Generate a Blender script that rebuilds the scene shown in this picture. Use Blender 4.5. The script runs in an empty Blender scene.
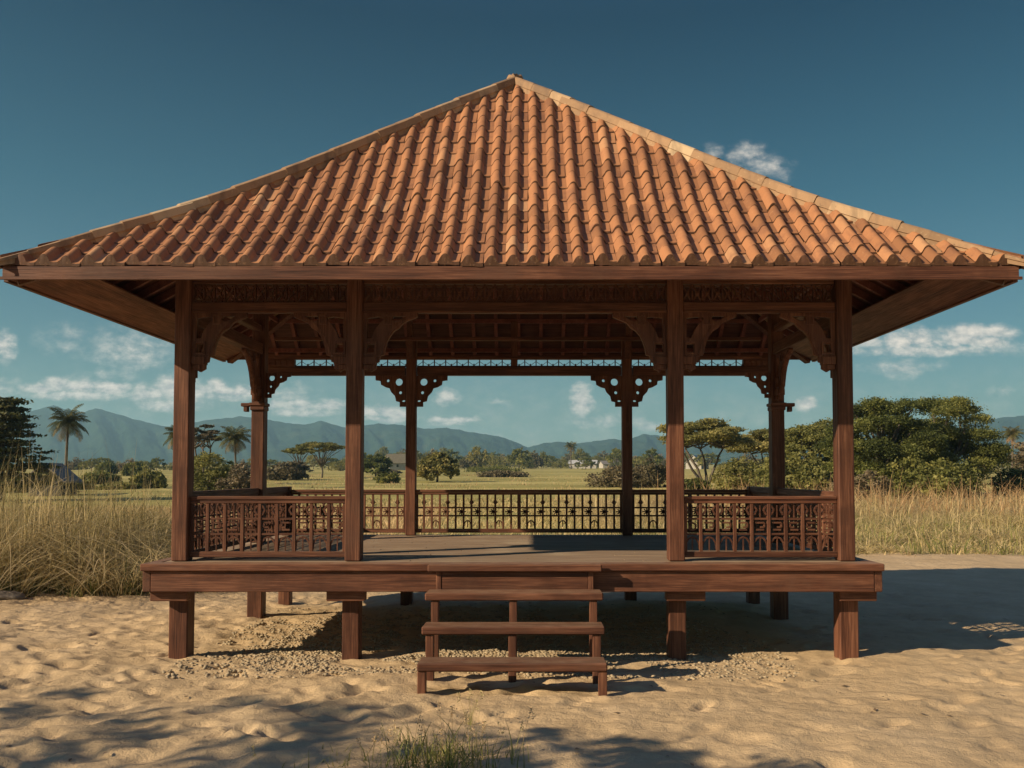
import bpy, bmesh, math, random
import numpy as np
from mathutils import Vector, Matrix
random.seed(7)
RNG = np.random.default_rng(11)
R = math.radians
scene = bpy.context.scene
COL = scene.collection

# ------------------------------------------------------------------ numbers of the place
CAM = (0.21, -10.5, 2.25)
FPX = 842.0
SUN_AZ, SUN_EL = 64.0, 26.3          # degrees: from the front (-Y) towards the left (-X); height
DECK = 1.175

def dist_of(py):                      # distance at which the far ground shows at this height in the picture
    return 2315.0 / (py - 463.5)

# ------------------------------------------------------------------ numpy noise
_perm = np.random.default_rng(3).permutation(256)
_perm = np.concatenate([_perm, _perm])
_grad = np.random.default_rng(4).uniform(-1, 1, (256, 2))
_grad /= np.linalg.norm(_grad, axis=1)[:, None]
def pnoise(x, y):
    x = np.asarray(x, float); y = np.asarray(y, float)
    xi = np.floor(x).astype(int); yi = np.floor(y).astype(int)
    xf = x - xi; yf = y - yi
    u = xf*xf*xf*(xf*(xf*6-15)+10); v = yf*yf*yf*(yf*(yf*6-15)+10)
    def g(ix, iy, dx, dy):
        h = _perm[(_perm[ix & 255] + iy) & 255]
        return _grad[h, 0]*dx + _grad[h, 1]*dy
    a = g(xi, yi, xf, yf); b = g(xi+1, yi, xf-1, yf)
    c = g(xi, yi+1, xf, yf-1); d = g(xi+1, yi+1, xf-1, yf-1)
    return (a*(1-u)+b*u)*(1-v) + (c*(1-u)+d*u)*v
def fbm(x, y, o=4):
    s = 0; a = 1.0
    for k in range(o):
        s = s + a*pnoise(x*2**k+17.3*k, y*2**k-9.1*k); a *= .5
    return s
def sstep(a, b, x):
    t = np.clip((x-a)/(b-a), 0, 1); return t*t*(3-2*t)

# ------------------------------------------------------------------ ground height
_fp = np.random.default_rng(21)
PRINTS = []
for k in range(1500):
    x = _fp.uniform(-9, 11); y = _fp.uniform(-4.8, 5.5)
    if _fp.random() < .6 and x > 0: continue
    PRINTS.append((x, y, _fp.uniform(.045, .12), _fp.uniform(.018, .05), _fp.uniform(-.9, .9), _fp.uniform(1.2, 2.6)))
def far_rise(y):
    d = np.maximum(0, np.asarray(y, float) + 10.5 - 40)
    return .0125*np.sqrt(d*d+36) - .0125*6*np.exp(-d/30)
def ground_h(x, y, prints=False):
    x = np.asarray(x, float); y = np.asarray(y, float)
    near = 1 - sstep(25, 60, np.abs(y))
    left = 1 - .35*sstep(-1, 5, x)
    a = .10*fbm(x*.23+5, y*.3+2, 2) + left*near*(.030*fbm(x*.75, y*1.15+7, 2) + .022*fbm(x*1.9+3, y*2.9, 2) + .018*fbm(x*4.5, y*6.5, 3))
    ridg = 1-np.abs(fbm(x*.9+20, y*1.5+4, 2))*2
    a = a + left*near*.022*(ridg-.5)
    a = a - .01
    if prints:
        ff = a.ravel().copy(); xf = x.ravel(); yf = y.ravel()
        for (px, py, r, dp, an, el) in PRINTS:
            m = (np.abs(xf-px) < r*4.2) & (np.abs(yf-py) < r*4.2)
            dx = xf[m]-px; dy = yf[m]-py
            u = (dx*math.cos(an)+dy*math.sin(an))/el; v = -dx*math.sin(an)+dy*math.cos(an)
            q = (u*u+v*v)/(r*r)
            ff[m] += -dp*np.exp(-q) + dp*.28*np.exp(-(np.sqrt(q)-1.55)**2*3)
        a = ff.reshape(a.shape)
    # a low grassy bank on the left and right beyond the sand
    a = a + .18*sstep(-5.5, -9, x)*sstep(5.0, 8, y)*(1-sstep(20, 40, y))
    return a + np.where(y > 15, far_rise(y), 0)

# ------------------------------------------------------------------ object helpers
def link(o, parent=None):
    COL.objects.link(o)
    if parent is not None: o.parent = parent
    return o
def tag(o, label=None, cat=None, group=None, kind=None):
    if label: o['label'] = label
    if cat: o['category'] = cat
    if group: o['group'] = group
    if kind: o['kind'] = kind
    return o
def empty(name, loc=(0, 0, 0), rz=0, parent=None):
    o = bpy.data.objects.new(name, None); o.empty_display_size = .2
    o.location = loc; o.rotation_euler = (0, 0, rz)
    return link(o, parent)
def mesh_obj(name, me, mat, parent=None, smooth=False):
    if mat is not None and not me.materials: me.materials.append(mat)
    if smooth: me.shade_smooth()
    return link(bpy.data.objects.new(name, me), parent)
def bm_obj(name, bm, mat, parent=None, smooth=False):
    me = bpy.data.meshes.new(name); bm.normal_update(); bm.to_mesh(me); bm.free()
    return mesh_obj(name, me, mat, parent, smooth)
def np_mesh(name, verts, faces, tint=None):
    """verts (N,3), faces (M,k) all same size, tint (N,) 0..1 per vertex"""
    verts = np.asarray(verts, np.float32); faces = np.asarray(faces, np.int32)
    k = faces.shape[1]
    me = bpy.data.meshes.new(name)
    me.vertices.add(len(verts)); me.vertices.foreach_set('co', verts.ravel())
    me.loops.add(faces.size); me.loops.foreach_set('vertex_index', faces.ravel())
    me.polygons.add(len(faces))
    me.polygons.foreach_set('loop_start', np.arange(0, faces.size, k, dtype=np.int32))
    me.polygons.foreach_set('loop_total', np.full(len(faces), k, np.int32))
    if tint is not None:
        at = me.attributes.new('tint', 'FLOAT', 'POINT')
        at.data.foreach_set('value', np.asarray(tint, np.float32))
    me.update(calc_edges=True); me.validate()
    return me
def box(bm, x0, x1, y0, y1, z0, z1, bev=.006, jit=0):
    vs = [bm.verts.new((x, y, z)) for z in (z0, z1) for y in (y0, y1) for x in (x0, x1)]
    fs = []
    for q in ((0, 2, 3, 1), (4, 5, 7, 6), (0, 1, 5, 4), (2, 6, 7, 3), (0, 4, 6, 2), (1, 3, 7, 5)):
        fs.append(bm.faces.new([vs[i] for i in q]))
    if bev:
        es = list({e for f in fs for e in f.edges})
        bmesh.ops.bevel(bm, geom=es, offset=bev, segments=1, affect='EDGES', profile=.5)
def box_obj(name, b, mat, parent, bev=.006):
    bm = bmesh.new(); box(bm, *b, bev=bev); return bm_obj(name, bm, mat, parent)
def bar(bm, p0, p1, w, h):
    """rectangular bar from p0 to p1, w wide (horizontal), h high"""
    p0 = Vector(p0); p1 = Vector(p1); d = (p1-p0).normalized()
    s = d.cross(Vector((0, 0, 1)))
    if s.length < 1e-4: s = Vector((1, 0, 0))
    s.normalize(); n = s.cross(d).normalized()
    vs = []
    for p in (p0, p1):
        for a, b in ((-1, -1), (1, -1), (1, 1), (-1, 1)):
            vs.append(bm.verts.new(p + s*a*w/2 + n*b*h/2))
    for q in ((0, 3, 2, 1), (4, 5, 6, 7), (0, 1, 5, 4), (1, 2, 6, 5), (2, 3, 7, 6), (3, 0, 4, 7)):
        bm.faces.new([vs[i] for i in q])
def tube(V, F, T, pts, rad, n=7, tint=.5):
    """append a tapered tube to python lists"""
    pts = [Vector(p) for p in pts]
    base = len(V); up = Vector((.3, .9, .1))
    for i, p in enumerate(pts):
        d = (pts[min(i+1, len(pts)-1)] - pts[max(i-1, 0)]).normalized()
        s = d.cross(up); s.normalize(); t = d.cross(s).normalized()
        for k in range(n):
            a = 2*math.pi*k/n
            q = p + (s*math.cos(a) + t*math.sin(a))*rad[i]
            V.append(tuple(q)); T.append(tint)
    for i in range(len(pts)-1):
        for k in range(n):
            a = base+i*n+k; b = base+i*n+(k+1) % n
            F.append((a, b, b+n, a+n))
def fret(name, outline, holes, th, bevel=.004):
    """a flat carved board in the XZ plane, y = 0 in its middle: outline and holes as point lists"""
    cu = bpy.data.curves.new(name, 'CURVE'); cu.dimensions = '2D'; cu.fill_mode = 'BOTH'
    cu.extrude = th/2 - bevel; cu.bevel_depth = bevel; cu.bevel_resolution = 0
    for pts in [outline] + holes:
        sp = cu.splines.new('POLY'); sp.points.add(len(pts)-1); sp.use_cyclic_u = True
        for i, p in enumerate(pts): sp.points[i].co = (p[0], p[1], 0, 1)
    o = bpy.data.objects.new(name, cu)
    me = bpy.data.meshes.new_from_object(o)
    me.transform(Matrix.Rotation(R(90), 4, 'X'))
    bpy.data.objects.remove(o); bpy.data.curves.remove(cu)
    me.materials.clear()
    return me
def circ(cx, cy, r, n=10, sy=1.0):
    return [(cx+r*math.cos(2*math.pi*k/n), cy+r*sy*math.sin(2*math.pi*k/n)) for k in range(n)]

# ------------------------------------------------------------------ materials
def new_mat(name):
    m = bpy.data.materials.new(name); m.use_nodes = True
    nt = m.node_tree; nt.nodes.clear()
    out = nt.nodes.new('ShaderNodeOutputMaterial')
    bs = nt.nodes.new('ShaderNodeBsdfPrincipled')
    nt.links.new(bs.outputs[0], out.inputs[0])
    return m, nt, bs, out
class N:
    """tiny node helper"""
    def __init__(s, nt): s.nt = nt
    def n(s, t, **kw):
        o = s.nt.nodes.new(t)
        for k, v in kw.items(): setattr(o, k, v)
        return o
    def l(s, a, b): s.nt.links.new(a, b)
    def val(s, sock, v):
        if isinstance(v, bpy.types.NodeSocket): s.l(v, sock)
        else: sock.default_value = v
    def math(s, op, a, b=0.0, c=None, clamp=False):
        o = s.n('ShaderNodeMath', operation=op, use_clamp=clamp)
        s.val(o.inputs[0], a); s.val(o.inputs[1], b)
        if c is not None: s.val(o.inputs[2], c)
        return o.outputs[0]
    def vmath(s, op, a, b=(0, 0, 0)):
        o = s.n('ShaderNodeVectorMath', operation=op)
        s.val(o.inputs[0], a); s.val(o.inputs[1], b)
        return o.outputs['Value'] if op in ('LENGTH', 'DOT_PRODUCT', 'DISTANCE') else o.outputs[0]
    def noise(s, vec, scale, detail=4, rough=.55, dist=0.0, col=False):
        o = s.n('ShaderNodeTexNoise'); s.val(o.inputs['Vector'], vec)
        o.inputs['Scale'].default_value = scale; o.inputs['Detail'].default_value = detail
        o.inputs['Roughness'].default_value = rough; o.inputs['Distortion'].default_value = dist
        return o.outputs['Color' if col else 'Fac']
    def ramp(s, fac, stops):
        o = s.n('ShaderNodeValToRGB'); s.val(o.inputs[0], fac)
        e = o.color_ramp.elements
        while len(e) > 1: e.remove(e[-1])
        e[0].position = stops[0][0]; e[0].color = (*stops[0][1], 1) if len(stops[0][1]) == 3 else stops[0][1]
        for p, c in stops[1:]:
            q = e.new(p); q.color = (*c, 1)
        return o.outputs[0]
    def mix(s, fac, a, b, mode='MIX'):
        o = s.n('ShaderNodeMix', data_type='RGBA', blend_type=mode)
        s.val(o.inputs[0], fac)
        s.val(o.inputs[6], a if isinstance(a, bpy.types.NodeSocket) else (*a, 1))
        s.val(o.inputs[7], b if isinstance(b, bpy.types.NodeSocket) else (*b, 1))
        return o.outputs[2]
    def mapr(s, v, a, b, c=0.0, d=1.0, smooth=True):
        o = s.n('ShaderNodeMapRange'); o.interpolation_type = 'SMOOTHSTEP' if smooth else 'LINEAR'
        s.val(o.inputs[0], v); o.inputs[1].default_value = a; o.inputs[2].default_value = b
        o.inputs[3].default_value = c; o.inputs[4].default_value = d
        return o.outputs[0]
    def bump(s, h, strength, dist, bs):
        o = s.n('ShaderNodeBump'); o.inputs['Strength'].default_value = strength
        o.inputs['Distance'].default_value = dist; s.l(h, o.inputs['Height'])
        s.l(o.outputs[0], bs.inputs['Normal'])
    def pos(s): return s.n('ShaderNodeNewGeometry').outputs['Position']
    def obj(s): return s.n('ShaderNodeTexCoord').outputs['Object']
    def attr(s, name='tint'):
        return s.n('ShaderNodeAttribute', attribute_name=name).outputs['Fac']

def wood(name, axis, dark=(.034, .013, .0085), mid=(.116, .046, .0265), light=(.26, .117, .066), worn=0.0):
    m, nt, bs, out = new_mat(name); k = N(nt)
    inf = k.n('ShaderNodeObjectInfo').outputs['Random']
    v = k.obj()
    off = k.n('ShaderNodeCombineXYZ'); k.val(off.inputs[0], k.math('MULTIPLY', inf, 37.0)); k.val(off.inputs[1], k.math('MULTIPLY', inf, 19.0)); k.val(off.inputs[2], k.math('MULTIPLY', inf, 53.0))
    v = k.vmath('ADD', v, off.outputs[0])
    st = {'x': (1.1, 34, 34), 'y': (34, 1.1, 34), 'z': (34, 34, 1.1)}[axis]
    g = k.vmath('MULTIPLY', v, st)
    grain = k.noise(g, 2.2, 6, .62, .35)
    big = k.noise(k.vmath('MULTIPLY', v, tuple(.25*q+.5 for q in st)), 1.0, 3)
    patch = k.noise(v, 2.6, 4, .6)
    f = k.math('ADD', k.math('MULTIPLY', grain, .55), k.math('MULTIPLY', big, .45))
    c = k.ramp(f, [(.32, dark), (.49, mid), (.68, light)])
    c = k.mix(k.math('MULTIPLY', k.mapr(patch, .42, .72), .55), c, tuple(q*.45 for q in mid))
    crack = k.noise(k.vmath('MULTIPLY', v, tuple(q*1.4 if q > 5 else q*.55 for q in st)), 1.6, 2, .5, .1)
    c = k.mix(k.mapr(crack, .29, .35, .6, 0), c, tuple(q*.6 for q in dark))
    c = k.mix(k.mapr(k.noise(v, 1.3, 5, .65), .52, .74, 0, .42), c, (.19, .095, .06))
    if worn:   # sun-bleached and dusty upper faces
        nz = k.n('ShaderNodeSeparateXYZ'); k.l(k.n('ShaderNodeNewGeometry').outputs['Normal'], nz.inputs[0])
        w = k.math('MULTIPLY', k.mapr(nz.outputs[2], .6, .95), k.mapr(k.noise(v, 5, 4), .3, .7, .45, 1))
        c = k.mix(k.math('MULTIPLY', w, worn), c, (.36, .235, .15))
    hsv = k.n('ShaderNodeHueSaturation'); k.l(c, hsv.inputs['Color'])
    k.val(hsv.inputs['Value'], k.math('ADD', k.math('MULTIPLY', inf, .35), .84))
    k.l(hsv.outputs[0], bs.inputs['Base Color'])
    k.val(bs.inputs['Roughness'], k.mapr(grain, .3, .7, .62, .48))
    bs.inputs['Specular IOR Level'].default_value = .22
    fine = k.noise(g, 9, 3)
    k.bump(k.math('ADD', grain, k.math('MULTIPLY', fine, .4)), .55, .006, bs)
    return m
WX = wood('wood_grain_along_x', 'x', worn=.5); WY = wood('wood_grain_along_y', 'y', worn=.4); WZ = wood('wood_grain_upright', 'z')
WU = wood('roof_underside_wood', 'y', (.08, .028, .021), (.18, .062, .043), (.29, .115, .078))

def floor_mat():
    m, nt, bs, out = new_mat('floor_planks'); k = N(nt); v = k.obj()
    sp = k.n('ShaderNodeSeparateXYZ'); k.l(v, sp.inputs[0])
    row = k.math('FLOOR', k.math('DIVIDE', sp.outputs[1], .142))
    wn = k.n('ShaderNodeTexWhiteNoise', noise_dimensions='1D'); k.l(row, wn.inputs['W'])
    g = k.noise(k.vmath('MULTIPLY', v, (.8, 24, 24)), 2, 6, .6, .3)
    c = k.ramp(g, [(.3, (.15, .10, .066)), (.5, (.29, .20, .13)), (.72, (.42, .30, .20))])
    c = k.mix(k.math('MULTIPLY', wn.outputs['Value'], .4), c, (.19, .125, .085))
    c = k.mix(k.mapr(k.noise(v, 1.2, 5), .48, .75, 0, .6), c, (.46, .36, .24))
    k.l(c, bs.inputs['Base Color']); bs.inputs['Roughness'].default_value = .7
    k.bump(g, .3, .004, bs)
    return m
WF = floor_mat()

def tile_mat(name, base, pale, dark):
    m, nt, bs, out = new_mat(name); k = N(nt); v = k.obj(); t = k.attr()
    n1 = k.noise(v, 3.2, 5, .65); n2 = k.noise(v, 30, 4, .6)
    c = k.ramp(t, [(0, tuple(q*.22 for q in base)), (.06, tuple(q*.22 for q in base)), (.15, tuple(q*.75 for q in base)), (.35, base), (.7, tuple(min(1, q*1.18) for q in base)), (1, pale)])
    c = k.mix(k.mapr(n1, .48, .72, 0, .55), c, dark)
    c = k.mix(k.mapr(n2, .55, .8, 0, .45), c, pale)
    c = k.mix(k.mapr(k.noise(v, 11, 5, .7), .62, .76, 0, .6), c, (.05, .035, .03))
    st_ = k.noise(k.vmath('MULTIPLY', v, (3.2, .55, .5)), 1.6, 5, .65)
    c = k.mix(k.mapr(st_, .50, .72, 0, .55), c, tuple(q*.8 for q in dark))
    c = k.mix(k.mapr(k.noise(v, 7, 6, .75), .64, .72, 0, .5), c, (.19, .17, .11))
    k.l(c, bs.inputs['Base Color']); bs.inputs['Roughness'].default_value = .78
    bs.inputs['Specular IOR Level'].default_value = .3
    k.bump(k.math('ADD', n2, k.noise(v, 90, 3)), .35, .006, bs)
    return m
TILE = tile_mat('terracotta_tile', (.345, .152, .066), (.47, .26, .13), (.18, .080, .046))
CAP = tile_mat('ridge_tile_clay', (.35, .215, .12), (.60, .44, .27), (.15, .10, .07))

def leaf_mat(name, dark, mid, light, transl=.25):
    m, nt, bs, out = new_mat(name); k = N(nt)
    inf = k.n('ShaderNodeObjectInfo').outputs['Random']
    c = k.ramp(k.attr(), [(0, dark), (.5, mid), (1, light)])
    c = k.mix(k.mapr(k.noise(k.obj(), .45, 3), .4, .65, 0, .35), c, mid)
    h = k.n('ShaderNodeHueSaturation'); k.l(c, h.inputs['Color'])
    k.val(h.inputs['Value'], k.math('ADD', k.math('MULTIPLY', inf, .4), .8))
    k.val(h.inputs['Hue'], k.math('ADD', k.math('MULTIPLY', inf, -.03), .51))
    k.l(h.outputs[0], bs.inputs['Base Color']); bs.inputs['Roughness'].default_value = .6
    bs.inputs['Specular IOR Level'].default_value = .25
    tr = k.n('ShaderNodeBsdfTranslucent'); k.l(h.outputs[0], tr.inputs[0])
    mx = k.n('ShaderNodeMixShader'); mx.inputs[0].default_value = transl
    k.l(bs.outputs[0], mx.inputs[1]); k.l(tr.outputs[0], mx.inputs[2]); k.l(mx.outputs[0], out.inputs[0])
    return m
L_DARK = leaf_mat('leaves_dark_green', (.045, .056, .017), (.15, .165, .042), (.38, .36, .10), .4)
L_OLIVE = leaf_mat('leaves_olive', (.085, .09, .028), (.22, .215, .06), (.40, .35, .115), .4)
L_DRY = leaf_mat('leaves_dry_olive', (.075, .065, .035), (.15, .125, .065), (.24, .19, .105))
L_CONI = leaf_mat('leaves_conifer', (.035, .045, .02), (.09, .098, .036), (.22, .19, .06))
L_PALM = leaf_mat('leaves_palm', (.04, .05, .018), (.10, .105, .035), (.25, .16, .06))
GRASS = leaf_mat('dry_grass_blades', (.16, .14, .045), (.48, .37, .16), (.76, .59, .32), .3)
RUST = leaf_mat('rusty_stalks', (.16, .10, .045), (.42, .26, .12), (.66, .44, .22), .3)
WEED = leaf_mat('green_weed_blades', (.07, .09, .024), (.16, .19, .045), (.42, .36, .13), .3)
def bark_mat():
    m, nt, bs, out = new_mat('bark'); k = N(nt); v = k.obj()
    n = k.noise(k.vmath('MULTIPLY', v, (6, 6, 1.2)), 2, 5)
    k.l(k.ramp(n, [(.3, (.05, .038, .028)), (.7, (.17, .135, .10))]), bs.inputs['Base Color'])
    bs.inputs['Roughness'].default_value = .9; k.bump(n, .5, .05, bs); return m
BARK = bark_mat()
def plain(name, a, b, scale=4, rough=.85, bump=.2):
    m, nt, bs, out = new_mat(name); k = N(nt); n = k.noise(k.obj(), scale, 5)
    k.l(k.ramp(n, [(.3, a), (.7, b)]), bs.inputs['Base Color']); bs.inputs['Roughness'].default_value = rough
    k.bump(n, bump, .03, bs); return m

def ground_mat():
    m, nt, bs, out = new_mat('sand_and_field'); k = N(nt); p = k.pos()
    sp = k.n('ShaderNodeSeparateXYZ'); k.l(p, sp.inputs[0]); X, Y = sp.outputs[0], sp.outputs[1]
    # sand
    g1 = k.noise(p, 1.1, 5, .6); g2 = k.noise(p, 9, 6, .65); g3 = k.noise(p, 120, 3, .7)
    sand = k.ramp(g1, [(.3, (.47, .335, .19)), (.55, (.56, .405, .235)), (.75, (.63, .465, .28))])
    sand = k.mix(k.mapr(g2, .35, .7, .0, .35), sand, (.42, .31, .18))
    sand = k.mix(k.mapr(g3, .55, .85, 0, .5), sand, (.33, .25, .15))
    # scattered dark crumbs and twigs
    vo = k.n('ShaderNodeTexVoronoi'); k.l(p, vo.inputs['Vector']); vo.inputs['Scale'].default_value = 14
    cr = k.math('MULTIPLY', k.mapr(vo.outputs['Distance'], .05, .12, 1, 0), k.mapr(k.noise(p, 1.7, 3), .56, .64))
    sand = k.mix(k.math('MULTIPLY', cr, .7), sand, (.12, .08, .05))
    # field: grass greens and straw, in long bands
    pv = k.vmath('MULTIPLY', p, (.010, .06, 1))
    band = k.noise(pv, 1.0, 5, .6)
    fld = k.ramp(band, [(.34, (.19, .17, .05)), (.44, (.40, .335, .11)), (.5, (.25, .225, .07)), (.56, (.54, .44, .165)), (.66, (.34, .29, .09))])
    fl2 = k.noise(k.vmath('MULTIPLY', p, (.5, .9, 1)), 1.0, 6, .7)
    fld = k.mix(k.mapr(fl2, .4, .7, 0, .5), fld, (.19, .175, .055))
    fld = k.mix(k.mapr(k.noise(p, 6, 4, .7), .5, .7, 0, .4), fld, (.48, .38, .16))
    # border between sand and field
    wob = k.math('MULTIPLY', k.math('SUBTRACT', k.noise(p, .45, 5, .7), .5), 2.6)
    edge = k.math('ADD', k.mapr(X, -6.5, -3.5, 5.6, 13.2), wob)      # left: 3 m behind the front posts, right: 13 m
    f = k.mapr(k.math('SUBTRACT', Y, edge), -.4, .8)
    k.l(k.mix(f, sand, fld), bs.inputs['Base Color'])
    bs.inputs['Roughness'].default_value = .95; bs.inputs['Specular IOR Level'].default_value = .12
    h = k.math('ADD', k.math('MULTIPLY', g2, .5), k.math('ADD', k.math('MULTIPLY', k.noise(p, 45, 4, .7), .28), k.math('MULTIPLY', g3, .12)))
    h = k.math('ADD', h, k.math('MULTIPLY', k.noise(k.vmath('MULTIPLY', p, (1, 1.6, 1)), 3.2, 4, .55), 1.0))
    k.bump(h, .8, .05, bs)
    return m

# ------------------------------------------------------------------ ground
def grow(a, step, f, end):
    out = []; x = a; s = step
    while x < end:
        s *= f; x += s; out.append(x)
    return out
xs = list(np.arange(-7.2, 8.4, .035))
xs = [-(q) for q in grow(7.2, .035, 1.028, 5200)][::-1] + xs + grow(xs[-1], .035, 1.028, 5200)
ys = list(np.arange(-4.9, 3.6, .035))
ys = [-(q) for q in grow(4.9, .05, 1.2, 400)][::-1] + ys + grow(ys[-1], .035, 1.016, 5200)
GX, GY = np.meshgrid(np.array(xs), np.array(ys))
GZ = ground_h(GX, GY, True)
nx, ny = len(xs), len(ys)
idx = np.arange(nx*ny).reshape(ny, nx)
F = np.stack([idx[:-1, :-1], idx[:-1, 1:], idx[1:, 1:], idx[1:, :-1]], -1).reshape(-1, 4)
gm = np_mesh('ground', np.stack([GX, GY, GZ], -1).reshape(-1, 3), F)
go = mesh_obj('ground', gm, ground_mat(), smooth=True); tag(go, kind='structure')
def gz(x, y): return float(ground_h(np.array([x]), np.array([y]))[0])

# gravelly clods under and in front of the deck: nobody could count them
def stones(name, n, sampler, smin, smax, mat):
    bm = bmesh.new(); bmesh.ops.create_icosphere(bm, subdivisions=1, radius=1)
    base = np.array([v.co[:] for v in bm.verts]); fc = np.array([[v.index for v in f.verts] for f in bm.faces]); bm.free()
    P = sampler(n); n = len(P)
    s = smin + (smax-smin)*RNG.random(n)**2.2
    V = base[None]*(1+RNG.uniform(-.3, .3, (n, len(base), 1)))*s[:, None, None]*np.array([1, 1, .62])
    a = RNG.uniform(0, 6.28, n); c, q = np.cos(a)[:, None], np.sin(a)[:, None]
    X = V[..., 0]*c - V[..., 1]*q; Y = V[..., 0]*q + V[..., 1]*c
    z = ground_h(P[:, 0], P[:, 1])
    V = np.stack([X+P[:, 0:1], Y+P[:, 1:2], V[..., 2]+z[:, None]+s[:, None]*.12], -1)
    Fc = (fc[None]+np.arange(n)[:, None, None]*len(base)).reshape(-1, 3)
    me = np_mesh(name, V.reshape(-1, 3), Fc, np.repeat(RNG.random(n), len(base)))
    return mesh_obj(name, me, mat)
SANDROCK = plain('sandy_clod', (.27, .21, .135), (.46, .36, .225), 9, .95, .4)
def gravel_pts(n):
    x = RNG.normal(-.6, 2.2, n*3); y = RNG.normal(.6, 1.3, n*3)
    m = (x > -4.0) & (x < 3.4) & (y > -1.1 + .25*pnoise(x*1.3, x*0+4)) & (y < 4.6) & (fbm(x*.8, y*.8, 3) > -.25)
    return np.stack([x, y], 1)[m][:n]
tag(stones('gravel', 26000, gravel_pts, .004, .030, SANDROCK), 'loose sandy gravel and clods under the pavilion deck', 'gravel', kind='stuff')

def litter():
    n = 900; x = RNG.uniform(-7, 8, n); y = RNG.uniform(-4.8, 5, n); m = fbm(x*.6+4, y*.6, 2) > .02; x, y = x[m], y[m]; n = len(x)
    a = RNG.uniform(0, 6.28, n); L = RNG.uniform(.012, .05, n); W = np.where(RNG.random(n) < .5, .003, L*.4)
    z = ground_h(x, y)+.012; dx, dy = np.cos(a), np.sin(a); tl = RNG.uniform(-.01, .012, n)
    V = np.stack([np.stack([x-dx*L-dy*W*0, y-dy*L, z], -1), np.stack([x+dy*W, y-dx*W, z+.004], -1), np.stack([x+dx*L, y+dy*L, z+tl], -1), np.stack([x-dy*W, y+dx*W, z+.002], -1)], 1).reshape(-1, 3)
    o = mesh_obj('leaf_litter', np_mesh('leaf_litter', V, np.arange(len(V)).reshape(-1, 4), np.repeat(RNG.random(n), 4)), plain('dead_leaf', (.09, .055, .03), (.24, .16, .09), 3))
    tag(o, 'dry leaves and twigs scattered over the sand', 'leaf litter', kind='stuff')
litter()
# ------------------------------------------------------------------ mountains
PX = np.array([-900, -600, -400, -200, -60, 0, 20, 42, 52, 62, 80, 95, 115, 140, 165, 185, 210, 240, 262, 285, 305, 320, 345, 378, 400, 425, 445, 475, 500, 515, 528, 545, 560, 575, 600, 612, 625, 645, 665, 700, 800, 900, 980, 1000, 1024, 1100, 1300, 1600, 2100], float)
PY = np.array([455, 440, 432, 424, 417, 416, 413, 406, 403, 407, 412, 406, 412, 419, 425, 422, 418, 414.5, 417, 421, 423, 419, 426, 422, 423, 427, 426, 431, 435, 440, 446, 441, 440, 442, 439, 437, 439, 432, 435, 438, 436, 430, 421, 416, 414, 404, 420, 430, 455], float)
def mountains():
    us = np.concatenate([np.arange(-900, -60, 8), np.arange(-60, 1100, 2.2), np.arange(1100, 2100, 8)])
    vs = np.linspace(0, 1, 64)
    U, Vv = np.meshgrid(us, vs)
    ridge = np.interp(us, PX, PY)
    ridge = (474-ridge)/FPX*3200 + 2.25
    D = 2300 + 1500*Vv
    prof = np.where(Vv < .6, (Vv/.6)**1.25, 1-((Vv-.6)/.4)**1.5)
    nz = fbm(U*.02, Vv*3.2+3, 5)
    rd = 1-np.abs(fbm(U*.035+9+Vv*1.5, Vv*1.2, 4))*2.4
    H = ridge[None]*prof*(1+.30*nz*(1-np.exp(-((Vv-.6)/.16)**2))) + 20*rd*np.sin(np.pi*np.clip(Vv, 0, 1))*(1-np.exp(-((Vv-.6)/.12)**2))
    wl = 2.0*fbm(U*.11, U*0+2, 4)
    H = H + wl*np.exp(-((Vv-.6)/.2)**2)*2
    H = np.maximum(H, 0) + .0125*2000*0
    H = H + (26)*(1-np.clip(prof, 0, 1)) - 6
    X = CAM[0] + (U-530)*D/FPX; Y = CAM[1] + D
    i = np.arange(U.size).reshape(U.shape)
    Fm = np.stack([i[:-1, :-1], i[:-1, 1:], i[1:, 1:], i[1:, :-1]], -1).reshape(-1, 4)
    me = np_mesh('mountains', np.stack([X, Y, H], -1).reshape(-1, 3), Fm)
    m, nt, bs, out = new_mat('forested_slope'); k = N(nt); p = k.pos()
    n = k.noise(p, .012, 6, .65)
    k.l(k.ramp(n, [(.35, (.012, .028, .020)), (.55, (.022, .044, .028)), (.72, (.05, .062, .036))]), bs.inputs['Base Color'])
    bs.inputs['Roughness'].default_value = .95; bs.inputs['Specular IOR Level'].default_value = .05
    k.bump(k.noise(p, .03, 5, .6), .8, 12, bs)
    tag(mesh_obj('mountains', me, m, smooth=True), kind='structure')
mountains()

# ================================================================== THE PAVILION
pav = empty('pavilion')
tag(pav, 'open dark wooden pavilion with orange tiled hipped roof, raised on posts over the sand', 'pavilion')
PXs = (-4.11, -1.975, 2.02, 4.12)      # front posts
SXX = (-4.07, 4.11)
MY, RY = 2.8, 4.35                     # side posts, back row
RPX = (-1.885, 1.92)
HP = .098                              # half a post
EX, EYF, EYR, APX, APY = 5.56, -1.4, 5.3, -.02, 2.25
ZE, ZA, SAG = 4.545, 8.25, .045
def Zt(t): return ZE + (ZA-ZE)*(t - SAG*np.sin(np.pi*t) - .012*np.sin(2*np.pi*t))
def roof_pt(side, s, t, dz=0.0):
    """side f/b/l/r; s = the free horizontal coordinate (x on f/b, y on l/r); t 0 at eave, 1 at the peak"""
    z = float(Zt(t)) + dz
    if side == 'f': return (s, EYF+(APY-EYF)*t, z)
    if side == 'b': return (s, EYR+(APY-EYR)*t, z)
    if side == 'l': return (-EX+(APX+EX)*t, s, z)
    return (EX+(APX-EX)*t, s, z)
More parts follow.
